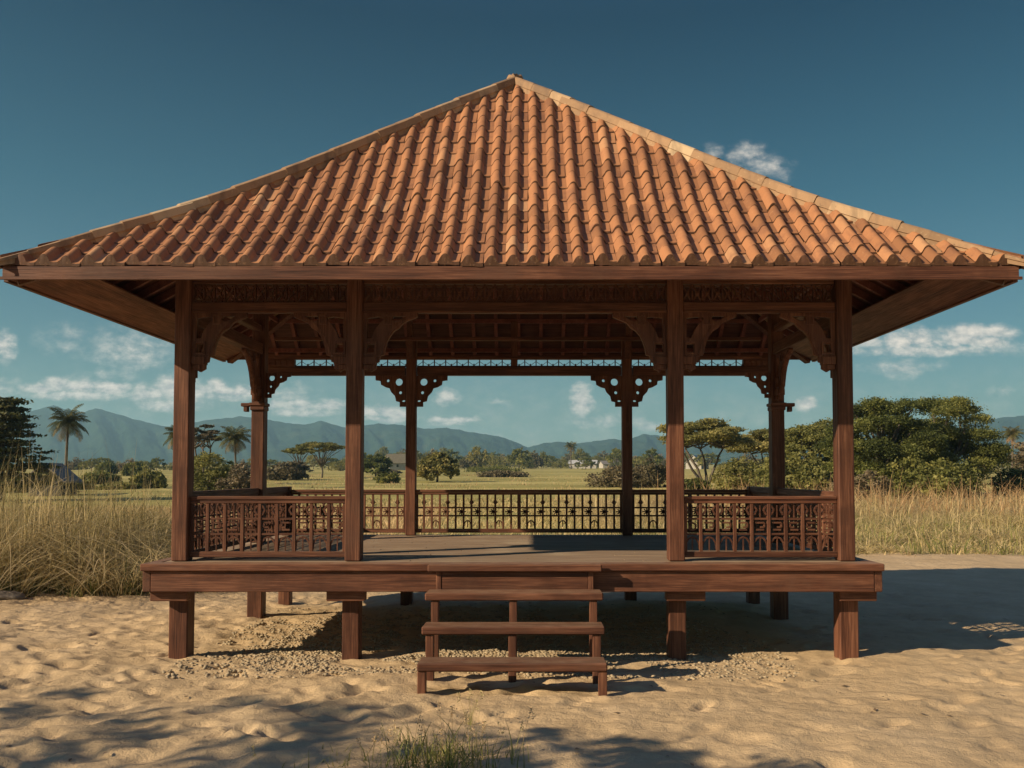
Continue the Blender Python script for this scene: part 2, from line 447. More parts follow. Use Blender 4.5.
def lims(side, t):
    if side in 'fb': return (-EX+(APX+EX)*t, EX+(APX-EX)*t)
    return (EYF+(APY-EYF)*t, EYR+(APY-EYR)*t)

def tile_roof():
    V = []; Fq = []; T = []
    CW = .2435; NR = 17; K = 13
    prof = []
    prof = [(0, -.004), (.06, .006), (.12, .026), (.19, .048), (.27, .062), (.35, .067), (.43, .063), (.50, .050), (.56, .030), (.60, .010), (.64, -.003), (.82, -.008), (1.0, -.005)]
    rnd = random.Random(5)
    for side in 'fblr':
        a, b = lims(side, 0); n = int(math.ceil((b-a)/CW))+1
        c0 = (a+b)/2 - n*CW/2 + .06
        for r in range(NR):
            t0 = r/NR - (.006 if r else .004); t1 = min(1.0, (r+1)/NR + .006)
            for c in range(n):
                u0 = c0 + c*CW
                lo0, hi0 = lims(side, max(t0, 0))
                if u0 > hi0 or u0+CW < lo0: continue
                dz = rnd.gauss(0, .0042); sk = rnd.gauss(0, .0065); dt = rnd.gauss(0, .0022)
                # the free rim lifts over the tile below
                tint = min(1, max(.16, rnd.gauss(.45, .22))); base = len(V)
                for row, (t, lift) in enumerate(((t0+dt, .0), (t0+dt, .017), (t0+dt+.0006, .0185), (t1, .0))):
                    lo, hi = lims(side, min(1, max(0, t)))
                    for f, h in prof:
                        u = u0 + f*CW + (sk if row < 3 else 0)
                        hh = h + lift + dz
                        if r == 0 and row == 0: hh = min(h*.8, .0)-.012
                        uc = min(hi, max(lo, u))
                        V.append(roof_pt(side, uc, t, hh*1.25)); T.append(tint if row > 1 else 0.0)  # lip rows dark: joint dirt with the gap shadow painted into the tint
                for row in range(3):
                    for k in range(K-1):
                        q = base+row*K+k
                        Fq.append((q, q+1, q+1+K, q+K) if side in 'fr' else (q+1, q, q+K, q+1+K))
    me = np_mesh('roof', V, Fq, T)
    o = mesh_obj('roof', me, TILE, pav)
    me.shade_smooth()
    try: me.set_sharp_from_angle(angle=R(38))
    except Exception: pass
    return o
roof = tile_roof(); roof['label'] = 'orange terracotta pantile roof'

# underside boarding, rafters, battens
bm = bmesh.new()
for side in 'fblr':
    for i in range(10):
        t0, t1 = i/10*.985, (i+1)/10*.985
        a0, b0 = lims(side, t0); a1, b1 = lims(side, t1)
        q = [roof_pt(side, a0, t0, -.055), roof_pt(side, b0, t0, -.055), roof_pt(side, b1, t1, -.055), roof_pt(side, a1, t1, -.055)]
        bm.faces.new([bm.verts.new(p) for p in q])
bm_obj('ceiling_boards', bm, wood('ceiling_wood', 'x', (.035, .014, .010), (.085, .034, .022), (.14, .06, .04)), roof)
for side in 'fblr':
    a, b = lims(side, 0); L = b-a; n = int(L/.42)
    for i in range(n+1):
        s = a + L*(i+.5)/(n+1)
        # the rafter stops where it meets the hip
        mid = APX if side in 'fb' else APY
        half = (mid-a) if s < mid else (b-mid)
        tm = max(.06, 1-abs(s-mid)/half)*.97
        bm = bmesh.new(); pr = None
        m = max(2, int(tm*6))
        for j in range(m+1):
            p = roof_pt(side, s, .025+(tm-.025)*j/m, -.115)
            if pr: bar(bm, pr, p, .06, .10)
            pr = p
        bm_obj('rafter', bm, WU, roof)
    for t in (.07, .22, .42, .70):
        a1, b1 = lims(side, t)
        bm = bmesh.new(); bar(bm, roof_pt(side, a1+.05, t, -.20), roof_pt(side, b1-.05, t, -.20), .05, .07)
        bm_obj('purlin', bm, WU, roof)
# hip beams below
corners = {'lf': (-EX, EYF), 'rf': (EX, EYF), 'lb': (-EX, EYR), 'rb': (EX, EYR)}
def hip_pt(c, t, dz=0): 
    x, y = corners[c]; return Vector((x+(APX-x)*t, y+(APY-y)*t, float(Zt(t))+dz))
for c in corners:
    bm = bmesh.new()
    for j in range(6): bar(bm, hip_pt(c, .02+.96*j/6, -.19), hip_pt(c, .02+.96*(j+1)/6, -.19), .12, .2)
    bm_obj('hip_rafter', bm, WY, roof)
# hip ridge tiles
def hip_ridge(c):
    V = []; Fq = []; T = []; rnd = random.Random(hash(c) % 97+3)
    n = 21; prof = [(-.130, -.14), (-.130, -.022), (-.150, -.020), (-.150, .068), (-.125, .090), (-.06, .102), (0, .105), (.06, .102), (.125, .090), (.150, .068), (.150, -.020), (.130, -.022), (.130, -.14)]
    K = len(prof)
    for i in range(n):
        t0 = i/n - .008; t1 = (i+1)/n + .012
        if i == 0: t0 = -.012
        tint = min(1, max(.16, rnd.gauss(.5, .27))); base = len(V)
        dz = rnd.gauss(0, .003); sd = rnd.gauss(0, .003)
        for row, (t, sc, lift) in enumerate(((t0, .93, .0), (t0, 1.02, .007), (t1, .99, -.002))):
            p = hip_pt(c, t); d = (hip_pt(c, min(1, t+.03))-hip_pt(c, t-.03)).normalized()
            s = d.cross(Vector((0, 0, 1))).normalized(); up = s.cross(d).normalized()
            for a, h in prof:
                ft = .30+.70*min(1, max(0, t)/.16); q = p + s*(a*.82*sc*(.75+.25*ft)+sd) + up*(h*sc*ft + lift + dz + .002)
                V.append(tuple(q)); T.append(tint)
        for row in range(2):
            for k in range(K-1):
                q = base+row*K+k; Fq.append((q, q+1, q+1+K, q+K))
    me = np_mesh('hip_ridge', V, Fq, T)
    o = mesh_obj('hip_ridge', me, CAP, roof); me.shade_smooth()
    try: me.set_sharp_from_angle(angle=R(30))
    except Exception: pass
for c in corners: hip_ridge(c)
# peak cap
bm = bmesh.new(); bmesh.ops.create_cone(bm, cap_ends=True, segments=12, radius1=.15, radius2=.07, depth=.12)
bmesh.ops.translate(bm, verts=bm.verts, vec=(APX, APY, ZA+.045))
bm_obj('finial', bm, CAP, roof, smooth=False)
# fascias
FT, FB = 4.53, 4.372
bm = bmesh.new(); box(bm, -EX+.03, EX-.03, EYF-.02, EYF+.05, FB, FT-.02, .004); box(bm, -EX+.0, EX-.0, EYF-.035, EYF-.018, FB-.012, FB+.022, .003)
bm_obj('fascia', bm, WX, roof)
bm = bmesh.new(); box(bm, -EX+.03, EX-.03, EYR-.05, EYR+.02, FB+.03, FT-.02, .004)
bm_obj('fascia', bm, WX, roof)
for sx in (-1, 1):
    x0, x1 = sorted((sx*EX, sx*(EX-.06)))
    bm = bmesh.new(); box(bm, x0, x1, EYF+.055, EYR-.055, FB-.02, FT-.02, .004)
    bm_obj('fascia', bm, WY, roof)
    # wide soffit board rising inwards from the eave
    bm = bmesh.new()
    xa, xb = sx*(EX-.065), sx*(EX-.62)
    vs = []
    for (x, z, ya, yb) in ((xa, FB+.0, EYF+.06, EYR-.06), (xb, FB+.20, EYF+.45, EYR-.35)):
        vs.append([bm.verts.new((x, ya, z)), bm.verts.new((x, yb, z)), bm.verts.new((x, ya, z+.02)), bm.verts.new((x, yb, z+.02))])
    a, b = vs
    for q in ((a[0], a[1], b[1], b[0]), (a[2], b[2], b[3], a[3]), (a[0], a[2], a[3], a[1]), (b[0], b[1], b[3], b[2]), (a[0], b[0], b[2], a[2]), (a[1], a[3], b[3], b[1])): bm.faces.new(q)
    bm_obj('soffit_board', bm, WY, roof)

# ---- brackets
S = 1/80.0
fb_out = [(0, 0), (54, 0), (54, -4), (49, -6), (44, -8), (40, -10), (36, -15), (31, -18), (27, -23), (24, -29), (22, -36), (21, -42), (17, -43), (16, -49), (13, -50), (13, -56), (8, -59), (5, -57), (5, -53), (0, -52)]
fb_hole = [[(4, -5), (15, -3.5), (23, -5), (17, -11), (12, -18), (9, -26), (4, -26)], [(30, -3), (44, -3), (40, -6), (33, -9), (29, -7)], [(4, -31), (12, -31), (12, -40), (4, -40)]]
sc = lambda pts, s: [(x*s, z*s) for x, z in pts]
FBR = fret('bracket', sc(fb_out, S), [sc(h, S) for h in fb_hole], .07)
def add_raised(me, rects, th, s):
    bm = bmesh.new(); bm.from_mesh(me)
    for (x0, x1, z0, z1) in rects:
        w = 1.6
        for q in ((x0, x1, z0, z0+w), (x0, x1, z1-w, z1), (x0, x0+w, z0+w, z1-w), (x1-w, x1, z0+w, z1-w)):
            box(bm, q[0]*s, q[1]*s, -th/2, th/2, q[2]*s, q[3]*s, 0)
    arc = [(51, -3), (43, -6), (35, -11), (28, -18), (23, -26), (20, -34), (17, -42)]
    for p, q in zip(arc, arc[1:]): bar(bm, (p[0]*s, 0, p[1]*s), (q[0]*s, 0, q[1]*s), th*.9, 2.4*s)
    box(bm, 0, 13.5*s, -.06, .06, -52*s, -44*s, .006); box(bm, 1.0*s, 9*s, -.05, .05, -57*s, -52.2*s, .006)
    box(bm, 0, 17*s, -.045, .045, -44*s, -43*s, 0)
    bm.to_mesh(me); bm.free()
add_raised(FBR, [(2, 14, -42, -29), (21, 29, -12, -2)], .10, S)
S2 = 1/57.0/10.24
rb_out = [(0, 0), (320, 0), (318, -45), (268, -52), (262, -92), (215, -118), (175, -128), (158, -168), (118, -210), (106, -262), (68, -272), (68, -318), (0, -318)]
rb_hole = [circ(78, -66, 40, 12), circ(192, -52, 18, 8), circ(64, -176, 19, 8), circ(30, -262, 20, 8, .6)]
RBR = fret('bracket', sc(rb_out, S2), [sc(h, S2) for h in rb_hole], .06)
for me in (FBR, RBR): me.materials.append(WZ)
def bracket(me, post, x, y, z, rz, s=1.0):
    o = bpy.data.objects.new('bracket', me); o.location = (x, y, z); o.rotation_euler = (0, 0, rz); o.scale = (s, s, s)
    link(o, post); return o
# ---- posts
BZ = 4.27            # underside of front beam
BZM = 4.13           # side plates
BZR = 3.99           # back beam
def post(x, y, ztop, z0=DECK+.003, hw=HP):
    bm = bmesh.new(); box(bm, x-hw, x+hw, y-hw, y+hw, z0, ztop, .012)
    return bm_obj('post', bm, WZ, pav)
fp = [post(x, 0, 4.95) for x in PXs]
mp = [post(SXX[i], MY, 4.80, hw=.10) for i in (0, 1)]
rp = [post(x, RY, 4.62, hw=.088) for x in RPX]
for i, x in enumerate(PXs):
    if i < 3: bracket(FBR, fp[i], x+HP-.004, 0, BZ-.003, 0)
    if i > 0: bracket(FBR, fp[i], x-HP+.004, 0, BZ-.003, math.pi)
for i in (0, 3):
    bracket(FBR, fp[i], PXs[i], HP-.004, BZM-.003, math.pi/2, 1.0)
for i, sx in enumerate((-1, 1)):
    bracket(FBR, mp[i], SXX[i], MY-.097, BZM-.003, -math.pi/2, 1.0)
    bracket(RBR, mp[i], SXX[i]-sx*.097, MY, 3.85, 0 if sx < 0 else math.pi, .72)
    bm = bmesh.new(); x = SXX[i]
    box(bm, x-.125, x+.125, MY-.15, MY+.125, 3.32, 3.37, .01); box(bm, x-.112, x+.112, MY-.13, MY+.112, 3.25, 3.317, .01)
    x0, x1 = sorted((x+sx*.127, x+sx*.26)); box(bm, x0, x1, MY-.12, MY+.02, 3.31, 3.365, .008); box(bm, x+sx*.19-.03, x+sx*.19+.03, MY-.11, MY, 3.23, 3.307, .006)
    bm_obj('capital', bm, WX, mp[i])
for i, x in enumerate(RPX):
    bracket(RBR, rp[i], x+.085, RY, BZR-.003, 0); bracket(RBR, rp[i], x-.085, RY, BZR-.003, math.pi)
# ---- beams
def beam(*b, mat=WX): return box_obj('beam', b, mat, pav, .008)
xsb = [(PXs[i]+HP+.002, PXs[i+1]-HP-.002) for i in range(3)]
for a, b in xsb:
    beam(a, b, -.07, .07, BZ, BZ+.125)
    beam(a, b, -.085, -.072, BZ-.012, BZ+.018)
    beam(a, b, -.05, .05, BZ+.36, BZ+.46)
    # carved frieze between the two beams
    bm = bmesh.new(); z0, z1 = BZ+.128, BZ+.357; n = int(round((b-a)/.125)); w = (b-a)/n
    for k in range(n):
        x = a+k*w
        bar(bm, (x, 0, z0), (x+w, 0, z1), .03, .018); bar(bm, (x, .003, z1), (x+w, .003, z0), .024, .018)
        box(bm, x+w/2-.022, x+w/2+.022, -.024, .024, (z0+z1)/2-.022, (z0+z1)/2+.022, .004)
        box(bm, x-.008, x+.008, -.02, .02, z0, z1, 0)
        box(bm, x+w*.25, x+w*.75, -.017, .017, z0+.01, z0+.03, 0); box(bm, x+w*.25, x+w*.75, -.017, .017, z1-.03, z1-.01, 0)
    bm_obj('frieze', bm, WX, pav)
for sx in (0, 1):
    x = SXX[sx]
    beam(x-.08, x+.08, HP+.002, MY-.118, BZM, BZM+.17, mat=WY)
    beam(x-.06, x+.06, HP+.002, MY-.118, BZM+.36, BZM+.46, mat=WY)
for x0, x1 in ((-4.47, -3.95), (3.98, 4.50)):
    bm = bmesh.new(); box(bm, x0, x1, RY-.06, RY+.06, BZR+.153, BZR+.282, .006)
    for q in range(5): box(bm, x0+.03+q*.1, x0+.09+q*.1, RY-.075, RY-.062, BZR+.175, BZR+.26, .004)
    bm_obj('frieze', bm, WX, pav)
# beam across at the back, with the little cresting on top and the centre strut
segs = [(-4.47, RPX[0]-.102), (RPX[0]+.102, RPX[1]-.102), (RPX[1]+.102, 4.50)]
for a, b in segs:
    beam(a, b, RY-.07, RY+.07, BZR, BZR+.15)
    a, b = max(a, -3.94), min(b, 3.97); bm = bmesh.new(); z = BZR+.153; n = int((b-a)/.20)
    box(bm, a, b, RY-.02, RY+.02, z, z+.022, 0)
    for k in range(n):
        x = a + (b-a)*(k+.5)/n
        box(bm, x-.009, x+.009, RY-.012, RY+.012, z+.022, z+.13, 0)
        w_ = (b-a)/n/2
        bar(bm, (x, RY, z+.10), (x+w_, RY+.001, z+.024), .012, .008); bar(bm, (x, RY+.001, z+.10), (x-w_, RY, z+.024), .012, .008)
        box(bm, x+w_-.012, x+w_+.012, RY-.009, RY+.009, z+.022, z+.055, 0)
    bm_obj('cresting', bm, WX, pav)
box_obj('strut', (-.13, -.01, RY-.05, RY+.05, BZR+.153, 4.95), WZ, pav)
beam(-4.3, 4.3, RY-.06, RY+.06, BZR+.285, BZR+.335)
beam(-4.2, 4.2, RY-.42, RY-.34, 4.55, 4.61)
for i, sx in enumerate((-1, 1)):
    bm = bmesh.new(); bar(bm, (RPX[i], RY-.09, 4.3), (RPX[i]+sx*-.0-.05*sx, 3.4, 5.6), .09, .12); bm_obj('strut', bm, WY, pav)
for yy in (.9, 1.9, 2.8, 3.7):
    pass

# ---- floor
bm = bmesh.new(); DX, DY0, DY1 = 4.28, -.35, 4.52
rr = random.Random(2); y = DY0+.16
while y < DY1-.01:
    y1 = min(DY1, y+.138); x = -DX
    while x < DX:
        xe = min(DX, x + rr.uniform(1.8, 3.6))
        if DX-xe < .6: xe = DX
        box(bm, x+.0015, xe-.0015, y, y1, DECK-.05, DECK-rr.uniform(0, .003), .003); x = xe
    y += .142
floor = bm_obj('floor', bm, WF, pav)
box_obj('edge_board', (-4.44, 4.44, DY0-.065, DY0+.158, DECK-.085, DECK+.004), WX, floor, .012)
box_obj('fascia', (-4.33, 4.33, DY0-.02, DY0+.05, DECK-.335, DECK-.087), WX, floor, .008)
box_obj('fascia', (-4.33, 4.33, DY1-.05, DY1, DECK-.335, DECK-.052), WX, floor, .008)
for sx in (-1, 1):
    a, b = sorted((sx*4.333, sx*4.43)); box_obj('fascia', (a, b, DY0-.015, DY1, DECK-.335, DECK-.087), WY, floor, .008)
    a, b = sorted((sx*4.282, sx*4.44)); box_obj('edge_board', (a, b, DY0+.16, DY1, DECK-.085, DECK+.002), WY, floor, .01)
for y in (MY, RY):
    box_obj('joist', (-4.3, 4.3, y-.06, y+.06, DECK-.30, DECK-.053), WX, floor, .006)
# ---- piers under the deck
def pier(x, y, hw, blk=None):
    z = gz(x, y)
    bm = bmesh.new(); box(bm, x-hw, x+hw, y-hw, y+hw, z-.25, DECK-.053 if not blk else DECK-.34, .012)
    o = bm_obj('pier', bm, WZ, pav)
    if blk:
        x0, x1 = blk; bm = bmesh.new(); box(bm, x0, x1, -.27, -hw-.006, DECK-.46, DECK-.337, .008)
        bm_obj('bearer_block', bm, WX, o)
    return o
pier(-4.10, 0, .115, (-4.38, -3.93)); pier(-1.99, 0, .105, (-2.25, -1.79)); pier(2.02, 0, .105, (1.86, 2.33)); pier(4.12, 0, .115, (3.95, 4.40))
for y, hw in ((MY, .115), (4.36, .10)):
    for x in ((-4.08, 4.12) if y < 4 else (-4.08, -1.95, 1.97, 4.12)): pier(x, y, hw)
# ---- railings
def hook(bm, kind, cx, y, z, s, flip=1):
    t = .020
    if kind == 0:     # key shape
        for (a, b, c, d) in ((-1, .8, -1, 1), (-1, .9, 1, .9), (1, .9, 1, -.2), (1, -.2, 0, -.2), (-1, -.8, .9, -.8)):
            bar(bm, (cx+a*s*flip, y, z+b*s), (cx+c*s*flip, y, z+d*s), t, t)
    elif kind == 1:   # C
        pts = [(.8, .7), (0, .9), (-.8, .5), (-.9, -.3), (-.4, -.9), (.5, -.8), (.8, -.2), (.2, 0)]
        for p, q in zip(pts, pts[1:]): bar(bm, (cx+p[0]*s*flip, y, z+p[1]*s), (cx+q[0]*s*flip, y, z+q[1]*s), t, t)
    elif kind == 2:   # cross with tips
        bar(bm, (cx-s, y, z), (cx+s, y, z), t, t); bar(bm, (cx, y, z-s), (cx, y, z+s), t, t)
        bar(bm, (cx-s*.6, y, z-s*.6), (cx+s*.6, y, z+s*.6), t, t); bar(bm, (cx-s*.6, y, z+s*.6), (cx+s*.6, y, z-s*.6), t, t)
    elif kind == 3:   # arch with stem
        pts = [(-1.05, -.9), (-.95, 0), (-.5, .7), (0, .9), (.5, .7), (.95, 0), (1.05, -.9)]
        for p, q in zip(pts, pts[1:]): bar(bm, (cx+p[0]*s, y, z+p[1]*s), (cx+q[0]*s, y, z+q[1]*s), t, t)
        bar(bm, (cx, y, z-s*1.1), (cx, y, z+s*.8), .014, .014)
    else:             # ears
        for q in (-1, 1):
            bar(bm, (cx+q*s, y, z+s*.9), (cx+q*s*.55, y, z+s*.2), .03, t); bar(bm, (cx+q*s*.55, y, z+s*.2), (cx+q*s, y, z-s*.6), .03, t)
        bar(bm, (cx, y, z-s), (cx, y, z+s), .014, .014)
def railing(p0, p1, n, style, ends=True, top=.80, cap=.045):
    """a fence panel from p0 to p1 with n cells, built along local X"""
    p0 = Vector(p0); p1 = Vector(p1); L = (p1-p0).length
    rt = empty('railing', (p0.x, p0.y, 0), math.atan2(p1.y-p0.y, p1.x-p0.x), pav)
    z = DECK
    bm = bmesh.new(); box(bm, 0, L, -.045, .045, z+top-.045, z+top+cap-.045, .008); box(bm, 0, L, -.03, .03, z+top-.09, z+top-.047, .005)
    bm_obj('top_rail', bm, WX, rt)
    bm = bmesh.new(); box(bm, 0, L, -.03, .03, z+.045, z+.115, .006); bm_obj('bottom_rail', bm, WX, rt)
    w = L/n; zt = z+top-.092; zb = z+.117; H = zt-zb
    hb = bmesh.new()
    if style == 'front':
        z1, z2 = zb+H*.36, zb+H*.68
        box(hb, .02, L-.02, -.014, .014, z1-.012, z1+.012, 0); box(hb, .02, L-.02, -.013, .013, z2-.012, z2+.012, 0)
        r = random.Random(int(abs(p0.x)*10)+4)
        for k in range(n):
            cx = (k+.5)*w
            hook(hb, 3, cx, .002, zb+H*.17, w*.40); hook(hb, r.choice((0, 1, 0)), cx, -.002, zb+H*.52, w*.24, r.choice((-1, 1)))
            hook(hb, 4, cx, .001, zb+H*.84, w*.36)
    else:
        z1, z2 = zb+H*.38, zb+H*.62
        box(hb, .02, L-.02, -.012, .012, z1-.014, z1+.014, 0); box(hb, .02, L-.02, -.011, .011, z2-.014, z2+.014, 0)
        for k in range(n):
            cx = (k+.5)*w
            if k % 2 == 1: hook(hb, 2, cx+w*.25, .002, (z1+z2)/2, w*.52)
            if k % 3 == 0: hook(hb, 2, cx+w*.5, .002, zb+H*.78, w*.32, 1)
            if k % 4 == 2: hook(hb, 3, cx, .002, zb+H*.15, w*.42, -1)
    bm_obj('fretwork', hb, WX, rt)
    for k in range(0 if ends else 1, n+1 if ends else n):
        x = min(max(k*w, .02), L-.02); hw = .020 if style == 'front' else .017
        if style != 'front' and k == n//2: hw = .03
        bm = bmesh.new(); box(bm, x-hw, x+hw, -hw-.002, hw+.002, zb-.002, zt+.002, .003); bm_obj('baluster', bm, WZ, rt)
    return rt
railing((PXs[0]+HP+.003, 0), (PXs[1]-HP-.003, 0), 9, 'front')['label'] = 'front railing panel left of the steps'
railing((PXs[2]+HP+.003, 0), (PXs[3]-HP-.003, 0), 9, 'front')['label'] = 'front railing panel right of the steps'
for sx in (-1, 1):
    x = SXX[max(0, sx)]
    railing((x, HP+.003), (x, MY-.103), 13, 'front', cap=.10); railing((x, MY+.103), (x, RY-.072), 9, 'front', cap=.10)
    box_obj('newel_post', (x-.07, x+.07, RY-.07, RY+.07, DECK, DECK+.855), WZ, pav, .01)
railing((SXX[0]+.073, RY), (RPX[0]-.091, RY), 14, 'back'); railing((RPX[0]+.091, RY), (RPX[1]-.091, RY), 26, 'back'); railing((RPX[1]+.091, RY), (SXX[1]-.073, RY), 14, 'back')
# ---- steps
st = empty('steps', (0.03, 0, 0), 0, pav)
def tread(y0, y1, z, w):
    bm = bmesh.new(); box(bm, -w/2, w/2, y0, (y0+y1)/2-.004, z-.088, z, .014); box(bm, -w/2+.004, w/2-.003, (y0+y1)/2+.004, y1, z-.08, z-.002, .012)
    bm_obj('tread', bm, WX, st)
tread(-1.90, -1.58, .335, 1.93); tread(-1.40, -1.08, .612, 1.97); tread(-.92, -.60, .905, 2.02)
tread(-.565, -.455, DECK+.012, 2.05)
for (y, z, hw) in ((-1.84, .245, .92), (-1.33, .522, .90), (-.85, .815, .90)):
    for xx in ((-hw, hw) if y < -1.5 else (-hw, -.01, hw)):
        bm = bmesh.new(); g = gz(xx, y); box(bm, xx-.043, xx+.043, y-.04, y+.05, g-.2, z, .006); bm_obj('leg', bm, WZ, st)
for xx in (-.90, .90):
    bm = bmesh.new(); box(bm, xx-.03, xx+.03, -.50, -.455, .815, DECK-.08, .005); bm_obj('leg', bm, WZ, st)
box_obj('riser', (-.867, .867, -.492, -.462, DECK-.30, DECK-.082), WX, st, .005)

# ================================================================== VEGETATION
def leaves(V, F, T, centers, rad, n, size, tint_mu=.5, flat=1.0, clump=22, clump_r=.3, up=.25):
    """clumps of small leaf quads spread through ellipsoids; arrays are appended to lists"""
    centers = np.asarray(centers, float); rad = np.asarray(rad, float)
    wgt = (rad[:, 0]*rad[:, 1]+rad[:, 2]*rad[:, 0]); wgt = wgt/wgt.sum()
    nc = max(3, int(n/clump))
    which = RNG.choice(len(centers), nc, p=wgt)
    d = RNG.normal(size=(nc, 3)); d[:, 2] = np.where(RNG.random(nc) < up, np.abs(d[:, 2]), d[:, 2])
    d /= np.linalg.norm(d, axis=1)[:, None]
    r = RNG.uniform(.45, 1.0, nc)**.5
    C = centers[which] + d*r[:, None]*rad[which]
    btint = RNG.normal(0, .17, len(centers)); ctint = np.clip(RNG.normal(tint_mu, .17, nc) + btint[which], 0, 1)
    csz = RNG.uniform(.6, 1.3, nc)*clump_r
    k = np.repeat(np.arange(nc), clump); m = len(k)
    P = C[k] + RNG.normal(size=(m, 3))*csz[k][:, None]*np.array([1, 1, .55*flat])
    a = RNG.normal(size=(m, 3)); a[:, 2] *= .6; a /= np.linalg.norm(a, axis=1)[:, None]
    b = np.cross(a, RNG.normal(size=(m, 3))); b /= np.linalg.norm(b, axis=1)[:, None]
    s = size*RNG.uniform(.6, 1.3, m)[:, None]
    q = np.stack([P-a*s, P-b*s*.5, P+a*s, P+b*s*.5], 1).reshape(-1, 3)
    V.append(q); T.append(np.repeat(np.clip(ctint[k]+RNG.normal(0, .1, m), 0, 1), 4))
def leaf_mesh(name, V, T):
    V = np.concatenate(V); T = np.concatenate(T)
    return np_mesh(name, V, np.arange(len(V)).reshape(-1, 4), T)
def wood_mesh(name, V, F, T): return np_mesh(name, V, F, T)
def limb(V, F, T, a, b, r0, r1, sag=.12, n=6, sides=6, rnd=random):
    a = Vector(a); b = Vector(b); pts = []; L = (b-a).length
    o = Vector((rnd.uniform(-1, 1), rnd.uniform(-1, 1), rnd.uniform(-.3, .6)))*L*sag
    for i in range(n+1):
        t = i/n; p = a.lerp(b, t) + o*math.sin(math.pi*t) + Vector((rnd.uniform(-1, 1), rnd.uniform(-1, 1), 0))*L*.015
        pts.append(p)
    tube(V, F, T, pts, [r0+(r1-r0)*i/n for i in range(n+1)], sides)
def make_tree(kind, seed, h=8., w=8., leafn=6000, lsize=.16, mat=None, depth=None):
    """returns (trunk mesh, crown mesh)"""
    r = random.Random(seed); depth = depth or w
    WV, WF_, WT = [], [], []; V, T = [], []
    if kind == 'broad':
        cs, rs = [], []
        nb = 24
        for i in range(nb):
            a = 2.4*i+r.uniform(-.3, .3); q = math.sqrt((i+.5)/nb)
            x, y = math.cos(a)*q*w*.42, math.sin(a)*q*depth*.42
            z = h*(.88-.46*q**2.2+r.uniform(-.20, .03)); rr_ = w*r.uniform(.08, .14)
            cs.append((x, y, z)); rs.append((rr_*1.25, rr_*1.2, rr_*.62))
        for i in range(11):
            a = i*2.4+r.uniform(0, .6); cs.append((math.cos(a)*w*.36, math.sin(a)*depth*.36, h*r.uniform(.14, .46))); rr_ = w*r.uniform(.10, .16); rs.append((rr_*1.1, rr_, rr_*.8))
        leaves(V, None, T, cs, rs, leafn, lsize, clump_r=w*.026, up=.7)
        tube(WV, WF_, WT, [(0, 0, -.3), (.1, 0, h*.12), (0, .1, h*.3)], [h*.045, h*.035, h*.03], 8)
        for c in cs[:12]: limb(WV, WF_, WT, (0, .05, h*.22), c, h*.02, h*.006, rnd=r)
    elif kind == 'acacia':
        cs, rs = [], []
        for i in range(15):
            a = 2.4*i; q = math.sqrt((i+.5)/15)
            x, y = math.cos(a)*q*w*.42, math.sin(a)*q*depth*.42
            z = h*(.93-.16*q*q+r.uniform(-.05, .03)); rr_ = w*r.uniform(.10, .16)
            cs.append((x, y, z)); rs.append((rr_*1.3, rr_*1.3, rr_*.30))
        leaves(V, None, T, cs, rs, leafn, lsize, flat=.45, clump_r=w*.026, up=.6)
        fx = h*.05
        tube(WV, WF_, WT, [(0, 0, -.3), (.02*h, 0, h*.18), (-.01*h, 0, h*.32)], [h*.028, h*.022, h*.02], 7)
        for c in cs: 
            m = (c[0]*.45, c[1]*.45, h*.60)
            limb(WV, WF_, WT, (-.01*h, 0, h*.29), m, h*.014, h*.009, .05, rnd=r); limb(WV, WF_, WT, m, (c[0], c[1], c[2]-.02*h), h*.009, h*.004, .06, rnd=r)
    elif kind == 'vee':      # trunk that forks low into several rising limbs, loose layered crown
        cs, rs = [], []
        for i in range(17):
            a = 2.4*i; q = math.sqrt((i+.5)/17)
            x, y = math.cos(a)*q*w*.42, math.sin(a)*q*depth*.42
            z = h*(.92-.22*q*q+r.uniform(-.16, .03)); rr_ = w*r.uniform(.09, .15)
            cs.append((x, y, z)); rs.append((rr_*1.35, rr_*1.2, rr_*.38))
        leaves(V, None, T, cs, rs, leafn, lsize, flat=.5, clump_r=w*.028, up=.5)
        for j, (dx, dy) in enumerate(((-.22, .05), (.20, 0), (.02, .2), (-.35, -.1))):
            m = (dx*w, dy*w, h*.55); limb(WV, WF_, WT, (0, 0, -.3), m, h*.022, h*.012, .04, rnd=r)
            for c in cs[j::4]: limb(WV, WF_, WT, m, c, h*.011, h*.004, .06, rnd=r)
    elif kind == 'bush':
        cs, rs = [], []
        for i in range(9):
            a = 2.4*i; q = math.sqrt((i+.5)/9)
            x, y = math.cos(a)*q*w*.36, math.sin(a)*q*depth*.36
            cs.append((x, y, h*(.60-.30*q*q+r.uniform(-.1, .06)))); rr_ = w*r.uniform(.13, .19); rs.append((rr_, rr_, min(rr_, h*.26)))
            cs.append((x*1.1, y*1.1, h*.22)); rs.append((rr_, rr_, h*.22))
        leaves(V, None, T, cs, rs, leafn, lsize, clump_r=w*.035)
        for i in range(7): limb(WV, WF_, WT, (r.uniform(-.1, .1)*w, 0, -.2), cs[i*2], h*.03, h*.008, rnd=r)
    elif kind == 'conifer':
        cs, rs = [], []
        for i in range(11):
            z = h*(.16+.80*i/10); q = (1-i/10.6)**.75
            for j in range(5):
                a = j*1.2566+i*.7+r.uniform(-.3, .3); L = w*.5*q*r.uniform(.55, 1.05)
                for f in (.35, .7, 1.0):
                    cs.append((math.cos(a)*L*f, math.sin(a)*L*f, z-.0*f+.05*h*f*r.uniform(-.3, .6))); rs.append((w*.11, w*.11, h*.028))
                limb(WV, WF_, WT, (0, 0, z-.02*h), (math.cos(a)*L, math.sin(a)*L, z), h*.008, h*.002, .04, rnd=r)
